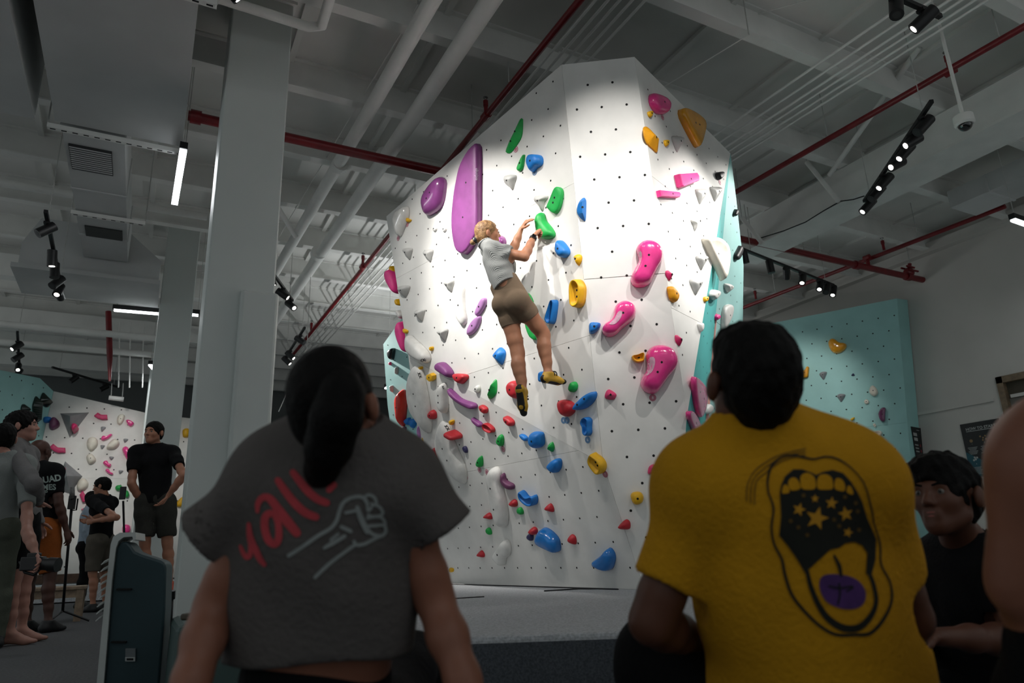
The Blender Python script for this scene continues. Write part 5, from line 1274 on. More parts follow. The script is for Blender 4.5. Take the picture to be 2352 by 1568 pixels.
def standing(px, py, z0, top, phi, depthfix=None, hx=None):
    """joints of someone standing at a floor pixel, head top at pixel row top, turned phi degrees (0 = back to us, 90 = facing right)"""
    b = onz(px, py, z0)
    if depthfix: b = atd(px, py, depthfix); b[2] = z0
    H = 1.75
    for _ in range(30):
        H += (proj(b+Z*H)[1]-top)*.004
    sh_ = np.zeros(3)
    if hx is not None:
        tp_ = b+Z*H; dd_ = (tp_-CAM)@cf; sh_ = RH*((hx-proj(tp_)[0])*dd_/F)
    ph = math.radians(phi); fw_ = FH*math.cos(ph)+RH*math.sin(ph); rt = RH*math.cos(ph)-FH*math.sin(ph); s = H/1.75
    J = dict(pel=b+Z*.94*s, neck=b+Z*1.47*s-fw_*.02)
    for q, g in (('L', -1), ('R', 1)):
        J['sh'+q] = b+Z*1.42*s+rt*.185*g*s; J['el'+q] = b+Z*1.13*s+rt*.235*g*s-fw_*.02; J['wr'+q] = b+Z*.89*s+rt*.25*g*s+fw_*.05
        J['hip'+q] = b+Z*.90*s+rt*.09*g*s; J['kn'+q] = b+Z*.49*s+rt*.105*g*s+fw_*.015; J['an'+q] = b+Z*.085*s+rt*.11*g*s-fw_*.02; J['to'+q] = J['an'+q]+fw_*.2*s-Z*.06
    for k in J: J[k] = J[k]+sh_*max(0, (J[k][2]-b[2])/H)
    return J, b, b+Z*1.63*s+fw_*.025+sh_*.93, fw_, rt, s
def body_mesh(p, t, h, m, legs=True, feet=True, hands=None):
    S = Sdf(); p.torso(S); p.glutes(S)
    for q in 'LR':
        p.arm(S, q)
        if legs: p.leg(S, q)
        if feet: p.foot(S, q)
    p.head(S)
    for a in hands or []: p.hand(S, **a)
    return S.build('body', h, m, t)

# ================================================================ the climber
Jc = dict(pel=wl(1178, 690, .40), waist=wl(1160, 655, .42), chest=wl(1139, 600, .42), neck=wl(1119, 566, .40),
          shR=wl(1137, 573, .47), elR=wl(1205, 590, .34), wrR=wl(1227, 541, .20), shL=wl(1124, 574, .30), elL=wl(1177, 578, .20), wrL=wl(1197, 526, .14),
          hipR=wl(1193, 694, .40), knR=wl(1249, 768, .21), anR=wl(1259, 858, .24), toR=wl(1311, 884, .02),
          hipL=wl(1162, 697, .42), knL=wl(1190, 812, .40), anL=wl(1201, 900, .46), toL=wl(1215, 950, .38))
ct = thing('person', 'climber in a grey cropped tee and brown shorts hanging on the white boulder', 'person', Jc['toL'], None)
fdc = unit(cr*.93+cf*.18+cu*.10)
pc = Person(Jc, (wl(1121, 537, .37), fdc, cu*.95-cr*.12), w=.80, limb=.80, hs=.90, fem=True, deep=1.35)
pc.legm = .93
pc.J['soleR'] = unit(-Z*.95+FH*.1); pc.J['soleL'] = unit(-cf*.75-Z*.2-cr*.35)
Sk = skin('fair', 'b27c5f')
S = Sdf(); pc.torso(S); pc.glutes(S)
for q in 'LR': pc.arm(S, q); pc.leg(S, q); pc.foot(S, q)
pc.head(S)
gr_ = wl(1247, 519, .06)-Jc['wrR']
pc.hand(S, 'R', gr_, -LU[1]*.8-Z*.3, .95, -1, 1.0)
pc.hand(S, 'L', wl(1216, 499, .12)-Jc['wrL'], -LU[1]*.6-Z*.5, .25, 1, .95)
S.build('body', .0045, Sk, ct)
pc.eyes(ct)
# hair with bun
S = hair_cap(pc, .011, face=(0, .112, -.036), fr=(.090, .080, .105), low=-.085); S.cone(pc.h(0, -.09, -.03), pc.h(0, -.115, -.045), .03*.9, .028*.9, .02)
S.ell(pc.h(.042, -.035, -.03), (.034, .045, .06), (pc.hr, pc.hf, pc.hu), .02); S.ell(pc.h(-.042, -.035, -.03), (.034, .045, .06), (pc.hr, pc.hf, pc.hu), .02)
S.disp = folds(.0012, 200, pc.hu*.8+pc.hr*.6, 30)
S.build('hair', .004, M_hairb, ct)
MB().ball(pc.h(0, -.148, -.065), .026, n=14, m=10).build('hair_bun', M_hairb, ct, True)
sc_ = Sdf(); sc_.cone(pc.h(0, -.122, -.045), pc.h(0, -.13, -.055), .027, .027, .01); sc_.disp = tufts(.003, 160); sc_.build('scrunchie', .004, M_black, ct)
# cropped tee
M_tee = cloth('rib_grey', '9c9e9c', .06, wave=60.)
S = Sdf(); pc.torso(S, .014, .045, low=False); S.cone(pc.waist, lerp(pc.waist, Jc['pel'], .25), .164*pc.w, .170*pc.w, .04, [(pc.fwd, 1.3)])
for q in 'LR': pc.arm(S, q, .016, 0, .62)
for q in 'LR':
    c0 = lerp(Jc['sh'+q], Jc['el'+q], .55); S.cut(c0, unit(Jc['el'+q]-Jc['sh'+q]), (c0+unit(Jc['el'+q]-Jc['sh'+q])*.045, .078))
hem = lerp(pc.waist, Jc['pel'], .10); S.cut(hem, unit(Jc['pel']-pc.chest)+pc.fwd*.1, None)
S.cut(Jc['neck']+pc.up*.035, pc.up-pc.fwd*.25, (Jc['neck']+pc.up*.08, .1))
S.disp = folds(.006, 70, (.3, .1, .9), 18)
S.build('cropped_tee', .0045, M_tee, ct)
MB().tube([Jc['neck']+pc.up*.03+(pc.lat*math.cos(a)*.062+pc.fwd*math.sin(a)*.058) for a in np.linspace(0, 2*math.pi, 17)], .011, 7).build('collar', M_tee, ct, True)
# shorts
M_sh = cloth('taupe_shorts', '7b6957', .05, bump=.1)
S = Sdf(); S.cone(lerp(pc.waist, Jc['pel'], -.35), Jc['pel'], .154*pc.w, .170*pc.w, .04, [(pc.fwdp, 1.25)])
for q in 'LR': pc.leg(S, q, .006, 0, .5, .02)
for q in 'LR': S.ball(lerp(Jc['hip'+q], Jc['kn'+q], .03)-pc.fwdp*.036, .094, .024)
for q in 'LR':
    c0 = lerp(Jc['hip'+q], Jc['kn'+q], .46); S.cut(c0, unit(Jc['kn'+q]-Jc['hip'+q]), (c0+unit(Jc['kn'+q]-Jc['hip'+q])*.06, .11))
S.cut(lerp(pc.waist, Jc['pel'], -.22), pc.up)
S.build('shorts', .0045, M_sh, ct)
# climbing shoes
M_shy = mat('shoe_yellow', 'c79a2a', .5, .1, 20); M_rub = mat('shoe_rubber', '161512', .6, .1, 20)
for q in 'LR':
    S = Sdf(); S, heel, ball, toe, dn, d = pc.foot(S, q, .006)
    S.cut(pc.J['an'+q]-dn*.012, -dn, (pc.J['an'+q], .1))
    sh_ = S.build('climbing_shoe', .0045, M_shy, ct)
    S = Sdf(); S.cone(ball+d*.01, toe, .041*.9, .031*.9, .01, [(dn, 1.3)]); S.cone(heel+dn*.02, ball+dn*.02, .030*.9, .036*.9, .01, [(dn, 2.2)]); S.ball(heel-d*.006, .0385*.9, .01); S.build('rubber_sole', .0045, M_rub, sh_)
    for k in (.02, .045):
        o_ = pc.J['an'+q]+d*(k+.02)*.9+dn*.01*.9; s2_ = np.cross(d, dn)
        MB().tube([o_+s2_*math.cos(a)*.036-dn*math.sin(a)*.03 for a in np.linspace(-.3, math.pi+.3, 9)], .005, 6).build('strap', M_rub, sh_, True)
# watch
wp = lerp(Jc['wrR'], Jc['elR'], .13); wa = unit(Jc['elR']-Jc['wrR']); wo = unit(-cf-wa*(-cf@wa)); ws_ = np.cross(wa, wo)
wt = MB().tube([wp-wa*.011, wp+wa*.011], .0295, 18).build('watch_strap', M_black, ct, True)
MB().obox(wp+wo*.03, (wa, ws_, wo), (.018, .016, .006)).build('watch_case', mat('watch_glass', '0b0b0d', .15, coat=.6), wt, bevel=.004)
# ---------------------------------------------------------------- shared clothing
def tee(p, t, h, m, inf=.02, slv=.5, hem=None, fold=.004, name='tee', cuff=None, ff=26, neck_r=.085, slv_pt=None, nz=.03, boxy=None):
    J = dict(p.J); S = Sdf(); p.torso(S, inf, .05)
    if boxy: S.cone(boxy[0], boxy[1], boxy[2], boxy[3], .06, [(p.fwd, 1.5)])
    for q in (slv_pt or {}): J['el'+q] = J['sh'+q]+(slv_pt[q]-J['sh'+q])/slv
    for q in 'LR':
        if cuff is None: p.arm(S, q, inf*.9, 0, slv+.06)
        else: S.cone(J['sh'+q], lerp(J['sh'+q], J['el'+q], slv+.06), .050*p.w+inf*.5, cuff, .04)
    if slv < 1:
        for q in 'LR':
            d = unit(J['el'+q]-J['sh'+q]); c0 = lerp(J['sh'+q], J['el'+q], slv); S.cut(c0, d, (c0+d*.05, .098 if cuff else .088))
            if cuff: S.cone(c0-d*.03, c0+d*.03, cuff-.012, cuff-.008, .003, None, 's')
    if hem is not None: S.cut(hem[0], hem[1])
    S.cut(J['neck']+p.up*nz, p.up-p.fwd*.3, (J['neck']+p.up*(nz+.05), neck_r))
    S.disp = folds(fold, ff, p.up*.5+p.lat*.8+p.fwd*.3, 11)
    return S.build(name, h, m, t)
def trousers(p, t, h, m, inf=.014, b=.8, top=.2, name='shorts', loose=.012, fold=.003):
    J = p.J; S = Sdf(); S.cone(lerp(p.waist, J['pel'], top), J['pel'], .136*p.w+inf, .162*p.w+inf, .05, [(p.fwdp, 1.25)]); p.glutes(S, inf)
    for q in 'LR':
        p.leg(S, q, inf+loose, 0, min(b+.05, 2))
        if b < 1.9:
            a, e = (J['hip'+q], J['kn'+q]) if b <= 1 else (J['kn'+q], J['an'+q]); f = b if b <= 1 else b-1
            c0 = lerp(a, e, f); d = unit(e-a); S.cut(c0, d, (c0+d*.07, .12))
    S.disp = folds(fold, 30, p.up+p.latp*.4, 12)
    return S.build(name, h, m, t)
def shoes(p, t, h, m, name='shoe'):
    for q in 'LR':
        S = Sdf(); S, heel, ball, toe, dn, d = p.foot(S, q, .012)
        S.cut(p.J['an'+q]-dn*.02, -dn, (p.J['an'+q], .12)); S.cut(p.J['an'+q]+dn*.085, dn)
        S.build(name, h, m, t)

# ================================================================ woman in the charcoal tee (back to us)
dW = 1.30
Jw = dict(neck=atd(770, 1018, dW), pel=atd(718, 1700, 1.34), shL=atd(622, 1106, 1.31), shR=atd(920, 1102, 1.31),
          elL=atd(492, 1390, 1.28), wrL=atd(400, 1690, 1.12), elR=atd(1000, 1380, 1.30), wrR=atd(1110, 1690, 1.16),
          hipL=atd(630, 1740, 1.36), hipR=atd(815, 1740, 1.36))
for q, s_ in (('L', -1), ('R', 1)):
    Jw['kn'+q] = Jw['hip'+q]+FH*.40+Z*.12+RH*.06*s_; Jw['an'+q] = Jw['kn'+q]+FH*.16-Z*.28; Jw['to'+q] = Jw['an'+q]+FH*.2-Z*.05
wt_ = thing('person', 'seated woman with a dark ponytail in a charcoal tee seen from behind', 'person', (Jw['pel'][0], Jw['pel'][1], .1))
pw = Person(Jw, (atd(769, 932, 1.28), unit(cf*.95+cr*.15+cu*.1), Z), w=.93, limb=.80, hs=.84, fem=True, deep=1.5)
Skw = skin('warm', '8a5a47')
body_mesh(pw, wt_, .007, Skw, hands=[dict(q='L', d=-Z*.6-FH*.5, pn=-Z, curl=.1, thumb=1), dict(q='R', d=-Z*.6-FH*.5, pn=-Z, curl=.1, thumb=-1)])
M_char = cloth('charcoal', '5a5553', .08)
M_blackc = cloth('black_knit', '0e0e10', .12)
wtee = tee(pw, wt_, .0065, M_char, .022, .46, (atd(718, 1512, 1.3), -Z*.99+RH*.02), .004, cuff=.058, boxy=(atd(752, 1150, 1.33), atd(728, 1560, 1.33), .165, .168), slv_pt=dict(L=atd(466, 1232, 1.30), R=atd(1022, 1222, 1.30)))
trousers(pw, wt_, .009, M_blackc, .016, 1.95, .42, 'leggings', .006)
S = hair_cap(pw, .016, face=(0, .13, -.06), fr=(.07, .08, .10), low=-.09); S.disp = tufts(.0012, 120); S.build('hair', .006, M_hairk, wt_)
S = Sdf(); ch = [(788, 872, 1.205, .026), (784, 905, 1.185, .035), (772, 960, 1.172, .040), (755, 1025, 1.186, .037), (738, 1080, 1.210, .026), (722, 1122, 1.230, .006)]
for a, b in zip(ch[:-1], ch[1:]): S.cone(atd(*a[:3]), atd(*b[:3]), a[3], b[3], .02)
S.disp = tufts(.0014, 140); S.build('ponytail', .006, M_hairk, wt_)
MB().tube([atd(788+17*math.cos(a), 868+9*math.sin(a), 1.192-.006*math.sin(a)) for a in np.linspace(0, 2*math.pi, 15)], .006, 7).build('hair_tie', mat('pink_elastic', '8d6a6a', .8), wt_, True)
# print on her back: brush lettering and a fist
bvw = bvh_obj(wtee); M_rp = mat('red_print', 'bb4148', .85, .1, 30); M_gp = mat('grey_print', '8d9290', .85, .1, 30)
def kx(pts, o=(530, 1050), k=5.2256): return [(o[0]+x/k, o[1]+y/k) for x, y in pts]
for P, w_ in (([(215, 800), (225, 920), (250, 1020), (300, 1120), (350, 1220), (400, 1285)], [9, 14, 17, 16, 14, 11]), ([(115, 1065), (150, 1150), (190, 1195), (225, 1180), (235, 1120), (230, 1060)], [7, 11, 13, 12, 10, 8])):
    decal_stroke('letter_y', kx(P), w_, bvw, M_rp, wtee)
for P, w_ in (([(320, 650), (325, 560), (370, 490), (440, 480), (500, 530), (580, 640), (680, 770), (790, 905)], [8, 13, 15, 17, 19, 21, 23, 20]), ([(560, 700), (470, 670), (410, 730), (410, 860), (450, 990), (530, 1040), (575, 960), (570, 800), (530, 690)], [14, 16, 18, 18, 18, 17, 16, 15, 14])):
    decal_stroke('letter_a', kx(P), w_, bvw, M_rp, wtee)
decal_stroke('letter_l', kx([(565, 275), (650, 400), (760, 540), (890, 660), (1020, 715)]), [15, 18, 19, 19, 17], bvw, M_rp, wtee)
decal_stroke('letter_l', kx([(745, 180), (830, 290), (930, 410), (1040, 500), (1150, 545)]), [15, 18, 19, 18, 16], bvw, M_rp, wtee)
decal_stroke('letter_a', kx([(1180, 390), (1240, 330)]), [14, 14], bvw, M_rp, wtee)
for P, w_ in (([(695, 1180), (850, 1080), (1050, 940), (1200, 850), (1270, 760), (1300, 660), (1340, 560), (1410, 500), (1520, 470), (1600, 490), (1640, 560)], 8.5), ([(1600, 480), (1660, 450), (1730, 490), (1745, 570), (1690, 560)], 7),
              ([(1745, 570), (1800, 610), (1825, 670), (1790, 700), (1700, 710), (1650, 690)], 7), ([(1640, 560), (1650, 640), (1690, 600)], 7), ([(1640, 730), (1740, 710), (1820, 730), (1850, 800), (1780, 815), (1660, 825)], 7),
              ([(1850, 820), (1860, 890), (1810, 940), (1700, 920), (1640, 850)], 8), ([(1810, 940), (1720, 980), (1600, 1040), (1510, 1050), (1480, 1010)], 8), ([(1520, 600), (1560, 720), (1620, 850), (1640, 900)], [9, 13, 13, 9]),
              ([(1490, 1050), (1350, 1150), (1180, 1280), (1010, 1440)], 8), ([(1330, 835), (1440, 885)], 9), ([(1120, 1090), (1220, 1030), (1370, 945)], [6, 11, 8]), ([(1200, 990), (1290, 920)], 6), ([(1380, 665), (1500, 640)], 7)):
    decal_stroke('fist_line', kx(P), w_ if isinstance(w_, list) else [w_]*len(P), bvw, M_gp, wtee)

# ================================================================ man in the yellow tee (back to us)
Jm = dict(neck=atd(1742, 1000, 1.45), pel=atd(1895, 1740, 1.38), waist=atd(1862, 1480, 1.41), chest=atd(1790, 1200, 1.45), shL=atd(1612, 1122, 1.45), shR=atd(1962, 1114, 1.42),
          elL=atd(1496, 1428, 1.42), wrL=atd(1600, 1470, 1.60), elR=atd(2090, 1420, 1.45), wrR=atd(2030, 1530, 1.75), hipL=atd(1790, 1780, 1.45), hipR=atd(1990, 1780, 1.42))
Jm['knL'] = atd(1502, 1492, 1.70); Jm['anL'] = Jm['knL']+FH*.12-Z*.30+RH*.02; Jm['toL'] = Jm['anL']+FH*.2-Z*.05
Jm['knR'] = atd(2120, 1640, 1.80); Jm['anR'] = Jm['knR']+FH*.1-Z*.12; Jm['toR'] = Jm['anR']+FH*.2-Z*.03
for q in 'LR': Jm['an'+q][2] = max(Jm['an'+q][2], .17)
mt_ = thing('person', 'seated man in a yellow tee with a mouth print seen from behind', 'person', (Jm['pel'][0], Jm['pel'][1], .1))
pm = Person(Jm, (atd(1726, 880, 1.43), unit(cf*.95-cr*.12+cu*.1), Z+cr*.02), w=1.05, limb=1.05, hs=.97, deep=1.35)
Skm = skin('brown', '5d3a2b')
body_mesh(pm, mt_, .008, Skm, hands=[dict(q='L', d=FH*.9+RH*.2, pn=-Z, curl=.4, thumb=1), dict(q='R', d=FH, pn=-Z, curl=.4, thumb=-1)])
M_yel = cloth('mustard', 'c08a18', .06)
mtee = tee(pm, mt_, .0075, M_yel, .034, .70, None, .006, cuff=.064, ff=20, neck_r=.08, nz=.02, boxy=(atd(1822, 1180, 1.47), atd(1890, 1620, 1.45), .20, .225))
MB().tube([Jm['neck']+pm.up*.012+(pm.lat*math.cos(a)*.066+pm.fwd*math.sin(a)*.06) for a in np.linspace(0, 2*math.pi, 21)], .010, 8).build('collar', M_yel, mt_, True)
trousers(pm, mt_, .009, M_blackc, .014, 1.95, .5, 'trousers', .02)
shoes(pm, mt_, .009, M_rub)
S = hair_cap(pm, .012, face=(0, .13, -.06), fr=(.07, .085, .105), low=-.085); S.ell(pm.h(0, .01, .075), np.array([.076, .085, .05]), (pm.hr, pm.hf, pm.hu), .02); S.disp = tufts(.004, 95); S.build('hair', .006, M_hairk, mt_)
bvm = bvh_obj(mtee); M_bp = mat('dark_print', '15170f', .9, .2, 40); M_bp2 = mat('soft_dark_print', '5d4414', .9); M_pp = mat('purple_print', '4b2a66', .9, .15, 40); M_yp = mat('yellow_star', 'c08a1c', .9)
def ky(pts): return kx(pts, (1740, 1020), 3.4088)
cavity = [(175, 380), (185, 320), (215, 250), (280, 195), (350, 195), (420, 220), (460, 240), (510, 215), (590, 200), (670, 225), (730, 290), (780, 370), (820, 450), (860, 580), (930, 740), (925, 900), (890, 1040), (850, 1010), (860, 850), (820, 790), (760, 765), (690, 775), (640, 810), (570, 825), (500, 800), (430, 765), (370, 765), (335, 800), (350, 870), (400, 980), (385, 1030), (310, 900), (240, 800), (170, 715), (185, 560)]
decal_fill('mouth_cavity', ky(cavity), bvm, M_bp, mtee, 14, .003)
for P in ([(200, 330), (215, 315), (240, 330), (250, 375), (215, 385), (192, 380)], [(240, 300), (265, 262), (305, 268), (330, 310), (330, 350), (260, 358)], [(335, 290), (340, 245), (385, 222), (435, 245), (455, 290), (452, 345), (400, 355), (345, 345)],
          [(470, 345), (468, 280), (490, 240), (540, 235), (580, 262), (592, 320), (585, 350), (510, 355)], [(605, 345), (605, 290), (620, 265), (660, 275), (685, 320), (680, 365), (640, 362)], [(698, 370), (705, 330), (725, 325), (745, 360), (748, 392), (720, 388)]):
    decal_fill('tooth', [tuple(q) for q in cat(ky(P), 18)], bvm, M_yel, mtee, 14, .0045)
def star(c, r, rot): return [(c[0]+(r if k % 2 == 0 else r*.42)*math.sin(rot+k*math.pi/5), c[1]-(r if k % 2 == 0 else r*.42)*math.cos(rot+k*math.pi/5)) for k in range(10)]
for c, r, rot in (((465, 580), 95, .25), ((325, 510), 55, .3), ((580, 460), 52, .1), ((690, 545), 62, -.2), ((708, 690), 42, .3), ((450, 425), 34, 0)):
    decal_fill('star', ky(star(c, r, rot)), bvm, M_yp, mtee, 14, .0045)
for k in range(10):
    c = [(360, 400), (685, 412), (770, 460), (785, 525), (600, 590), (320, 650), (390, 710), (795, 670), (640, 640), (260, 600)][k]
    decal_fill('dot', ky([(c[0]+16*math.cos(a), c[1]+16*math.sin(a)) for a in np.linspace(0, 2*math.pi, 9)[:-1]]), bvm, M_bp2, mtee, 14, .0045)
decal_stroke('lip_outline', ky([(85, 380), (80, 280), (110, 170), (190, 100), (280, 85), (360, 100), (440, 115), (540, 95), (640, 120), (740, 190), (830, 300), (880, 450), (910, 600)]), [4, 5, 6, 5, 5, 5, 4, 4, 4, 3, 3, 4, 4], bvm, M_bp, mtee, off=.003)
decal_stroke('lip_outline', ky([(85, 380), (125, 500), (110, 650), (130, 780), (190, 900), (215, 1020), (270, 1180), (380, 1320), (500, 1430), (620, 1490), (760, 1490), (880, 1480), (980, 1380), (1050, 1230), (1040, 1080), (970, 940), (960, 780), (905, 600)]), [4, 5, 5, 5, 6, 7, 7, 7, 7, 7, 7, 8, 8, 6, 4, 4, 4, 3], bvm, M_bp, mtee, off=.003)
decal_stroke('tongue_outline', ky([(390, 1000), (420, 1120), (480, 1260), (560, 1370), (680, 1440), (800, 1430), (890, 1340), (930, 1230), (910, 1100), (885, 1030)]), [9, 11, 13, 15, 17, 16, 13, 10, 9, 9], bvm, M_bp, mtee, off=.003)
decal_stroke('tongue_crease', ky([(600, 870), (640, 950), (655, 1030)]), [5, 9, 7], bvm, M_bp, mtee, off=.003)
pill = [tuple(q) for q in cat(ky([(485, 1080), (510, 1030), (600, 1015), (740, 1040), (820, 1100), (850, 1180), (820, 1260), (740, 1290), (640, 1280), (540, 1230), (495, 1150)]), 34)]
decal_fill('purple_pill', pill, bvm, M_pp, mtee, 14, .003)
for P in ([(560, 1110), (640, 1125), (740, 1110)], [(700, 1150), (750, 1120)], [(640, 1090), (645, 1180), (630, 1250)]): decal_stroke('pill_mark', ky(P), 4, bvm, M_bp, mtee, off=.0045)
for off_ in (0, 1, 2): decal_stroke('halo_line', [(1715+off_*9, 1150+off_*4), (1718+off_*9, 1110), (1740+off_*8, 1075+off_*6), (1790+off_*4, 1045+off_*6), (1850, 1030+off_*7)], 2.5, bvm, M_bp2, mtee, off=.003)

# ================================================================ man at right in black looking left
Jr = dict(neck=atd(2212, 1248, 2.28), pel=atd(2265, 1600, 2.30), shR=atd(2155, 1300, 2.42), shL=atd(2300, 1310, 2.14), elR=atd(2130, 1440, 2.45), wrR=atd(2100, 1500, 2.25), elL=atd(2345, 1470, 2.06), wrL=atd(2150, 1462, 1.98),
          hipR=atd(2230, 1630, 2.38), hipL=atd(2300, 1630, 2.25))
for q, s_ in (('L', 1), ('R', -1)):
    Jr['kn'+q] = Jr['hip'+q]-RH*.34+Z*.02+FH*(-.02*s_); Jr['an'+q] = Jr['kn'+q]-RH*.05-Z*.30; Jr['an'+q][2] = .1; Jr['to'+q] = Jr['an'+q]-RH*.2-Z*.05
rt_ = thing('person', 'dark-haired man in a black tee looking up left beside the poster', 'person', (Jr['pel'][0], Jr['pel'][1], .1))
pr = Person(Jr, (atd(2170, 1140, 2.2), unit(-RH*.80-FH*.52+Z*.10), Z), w=1.0, limb=1.0, hs=1.04)
body_mesh(pr, rt_, .0055, Skm, hands=[dict(q='L', d=-RH, pn=-Z, curl=.5, thumb=-1), dict(q='R', d=-RH, pn=-Z, curl=.5, thumb=1)])
pr.eyes(rt_)
tee(pr, rt_, .007, M_blackc, .02, .6, None, .003)
trousers(pr, rt_, .01, M_blackc, .014, 1.95, .3, 'trousers', .015)
shoes(pr, rt_, .01, M_rub)
S = hair_cap(pr, .018, face=(0, .135, -.05), fr=(.075, .085, .105), low=-.07); S.ell(pr.h(0, .045, .085), np.array([.07, .06, .04]), (pr.hr, pr.hf, pr.hu), .02)
S.disp = tufts(.006, 75); S.build('hair', .006, M_hairk, rt_)
# ================================================================ person cut by the right edge
Jf = dict(neck=atd(2560, 900, 1.0), pel=atd(2600, 1620, 1.05), shL=atd(2400, 1050, 1.06), shR=atd(2780, 1040, 1.0), elL=atd(2345, 1345, 1.06), wrL=atd(2440, 1500, 1.28), elR=atd(2850, 1350, 1.0), wrR=atd(2750, 1500, 1.2), hipL=atd(2500, 1680, 1.08), hipR=atd(2700, 1680, 1.05))
for q in 'LR': Jf['kn'+q] = Jf['hip'+q]+FH*.22+RH*.32+Z*.05; Jf['an'+q] = Jf['kn'+q]+FH*.1-Z*.3; Jf['an'+q][2] = .17; Jf['to'+q] = Jf['an'+q]+FH*.2-Z*.05
ft_ = thing('person', 'bare-armed spectator in a black tank top cut by the right edge', 'person', (Jf['pel'][0], Jf['pel'][1], .1))
pf = Person(Jf, (atd(2560, 740, 1.0), FH, Z), w=1.0, limb=1.02, hs=1.0)
Skf = skin('tan', '8a5b48')
body_mesh(pf, ft_, .01, Skf)
S = Sdf(); pf.torso(S, .012)
for q in 'LR': S.cone(pf.J['sh'+q]+pf.up*.04, pf.J['el'+q], .112, .10, .01, None, 's')
S.cut(pf.J['neck']-pf.up*.02, pf.up, (pf.J['neck']+pf.up*.05, .09)); S.build('tank_top', .01, M_blackc, ft_)
trousers(pf, ft_, .012, M_blackc, .014, 1.95, .3, 'trousers', .015)
S = hair_cap(pf, .014); S.build('hair', .01, M_hairk, ft_)

# ================================================================ the group at the left
M_greyt = cloth('light_grey_tee', '7e8280', .06); M_olive = cloth('olive_denim', '50544a', .1); M_hood = cloth('grey_hoodie', '6c6a6a', .08); M_org = cloth('orange_shorts', '8a4a1e', .1)
M_blue = cloth('pale_blue_jacket', '8e9ba8', .06); M_kh = cloth('khaki', '57524a', .08); M_dk = cloth('dark_olive', '33332f', .1); M_blk = cloth('black_tee', '0e0e10', .1)
M_shoek = mat('shoe_black', '17181a', .6, .3, 40); M_shoeo = mat('shoe_orange', 'b3401e', .55, .2, 30)
Sk1, Sk2, Sk3 = skin('pale', 'a5786a'), skin('dusk', 'a06f58'), skin('deep', '4c3027')
def stander(label, px, py, z0, top, phi, sk, shirt, slv, short_m, leg_b, hairst, shoe_m, look=None, over=None, w=1.0, hands=(), hair_m=None, h=.0085, hem=.12, fem=False, depthfix=None, longsleeve=False, face=False, hx=None):
    J, b, hc, fw_, rt, s = standing(px, py, z0, top, phi, depthfix, hx)
    for k, v in (over or {}).items(): J[k] = v(J, b, fw_, rt, s) if callable(v) else v
    t = thing('person', label, 'person', b, 'standing onlookers')
    lk = unit(look) if look is not None else fw_
    p = Person(J, (hc, lk, Z), w=w*s*.96, limb=s*.92, hs=s, fem=fem)
    hd = [dict(q='L', d=J['wrL']-J['elL'], pn=-rt if False else rt, curl=.3, thumb=1), dict(q='R', d=J['wrR']-J['elR'], pn=-rt, curl=.3, thumb=-1)]
    body_mesh(p, t, h*.8, sk, hands=hands or hd)
    if face: p.eyes(t)
    o = tee(p, t, h, shirt, .021, 1.95 if longsleeve else slv, (J['pel']-Z*hem*s*0.5, -Z), .004)
    trousers(p, t, h, short_m, .010, leg_b, .3, 'shorts' if leg_b < 1.5 else 'trousers', .022 if leg_b < 1.5 else .012)
    if shoe_m is not None: shoes(p, t, h, shoe_m)
    if hairst:
        S = hair_cap(p, hairst[0], low=hairst[2] if len(hairst) > 2 else -.06); S.disp = tufts(hairst[1], 85); S.build('hair', h*.8, hair_m or M_hairk, t)
    return t, p, o
tf = lambda x, y: (lambda J, b, fw_, rt, s: atd(x, y, (b-CAM)@cf*1.0))
P1t, P1, P1o = stander('person in a pale grey tee holding a camera at the left edge', -50, 1492, 0, 972, -35, Sk1, M_greyt, .62, M_olive, 1.95, (.016, .004, -.1), M_shoek, look=-RH*.7+FH*.6+Z*.1, hx=10,
    over=dict(elR=lambda J, b, f_, r_, s: atd(62, 1222, (b-CAM)@cf), wrR=lambda J, b, f_, r_, s: atd(82, 1272, (b-CAM)@cf-.1)), fem=True)
P2t, P2, P2o = stander('curly-haired person in a grey hoodie facing right at the left edge', 42, 1478, 0, 944, 75, Sk1, M_hood, 1.9, M_blackc, .92, (.022, .007, -.08), None, look=RH*.9+FH*.3+Z*.12, hx=46, longsleeve=True, face=True,
    over=dict(elR=lambda J, b, f_, r_, s: atd(78, 1112, (b-CAM)@cf-.1), wrR=lambda J, b, f_, r_, s: atd(86, 1148, (b-CAM)@cf+.1)))
P3t, P3, P3o = stander('shaven-headed man in a black printed tee and orange shorts', 90, 1452, 0, 1006, 10, Sk3, M_blk, .7, M_org, .95, None, M_shoek, hx=88, w=1.05, hem=.2)
P4t, P4, P4o = stander('person in a pale blue jacket and black trousers behind the profile man', 186, 1396, 0, 1128, 60, Sk1, M_blue, 1.9, M_blk, 1.95, (.014, .003), M_shoek, hx=212, longsleeve=True)
P5t, P5, P5o = stander('man in profile facing left in a black tee and khaki shorts', 224, 1404, 0, 1096, -80, Sk2, M_blk, .62, M_kh, .95, (.014, .004), M_shoek, look=-RH*.95-FH*.15-Z*.12, hx=238, face=True,
    over=dict(elL=lambda J, b, f_, r_, s: atd(268, 1188, (b-CAM)@cf-.2), wrL=lambda J, b, f_, r_, s: atd(216, 1196, (b-CAM)@cf-.15), elR=lambda J, b, f_, r_, s: atd(236, 1185, (b-CAM)@cf+.2), wrR=lambda J, b, f_, r_, s: atd(210, 1192, (b-CAM)@cf+.1)))
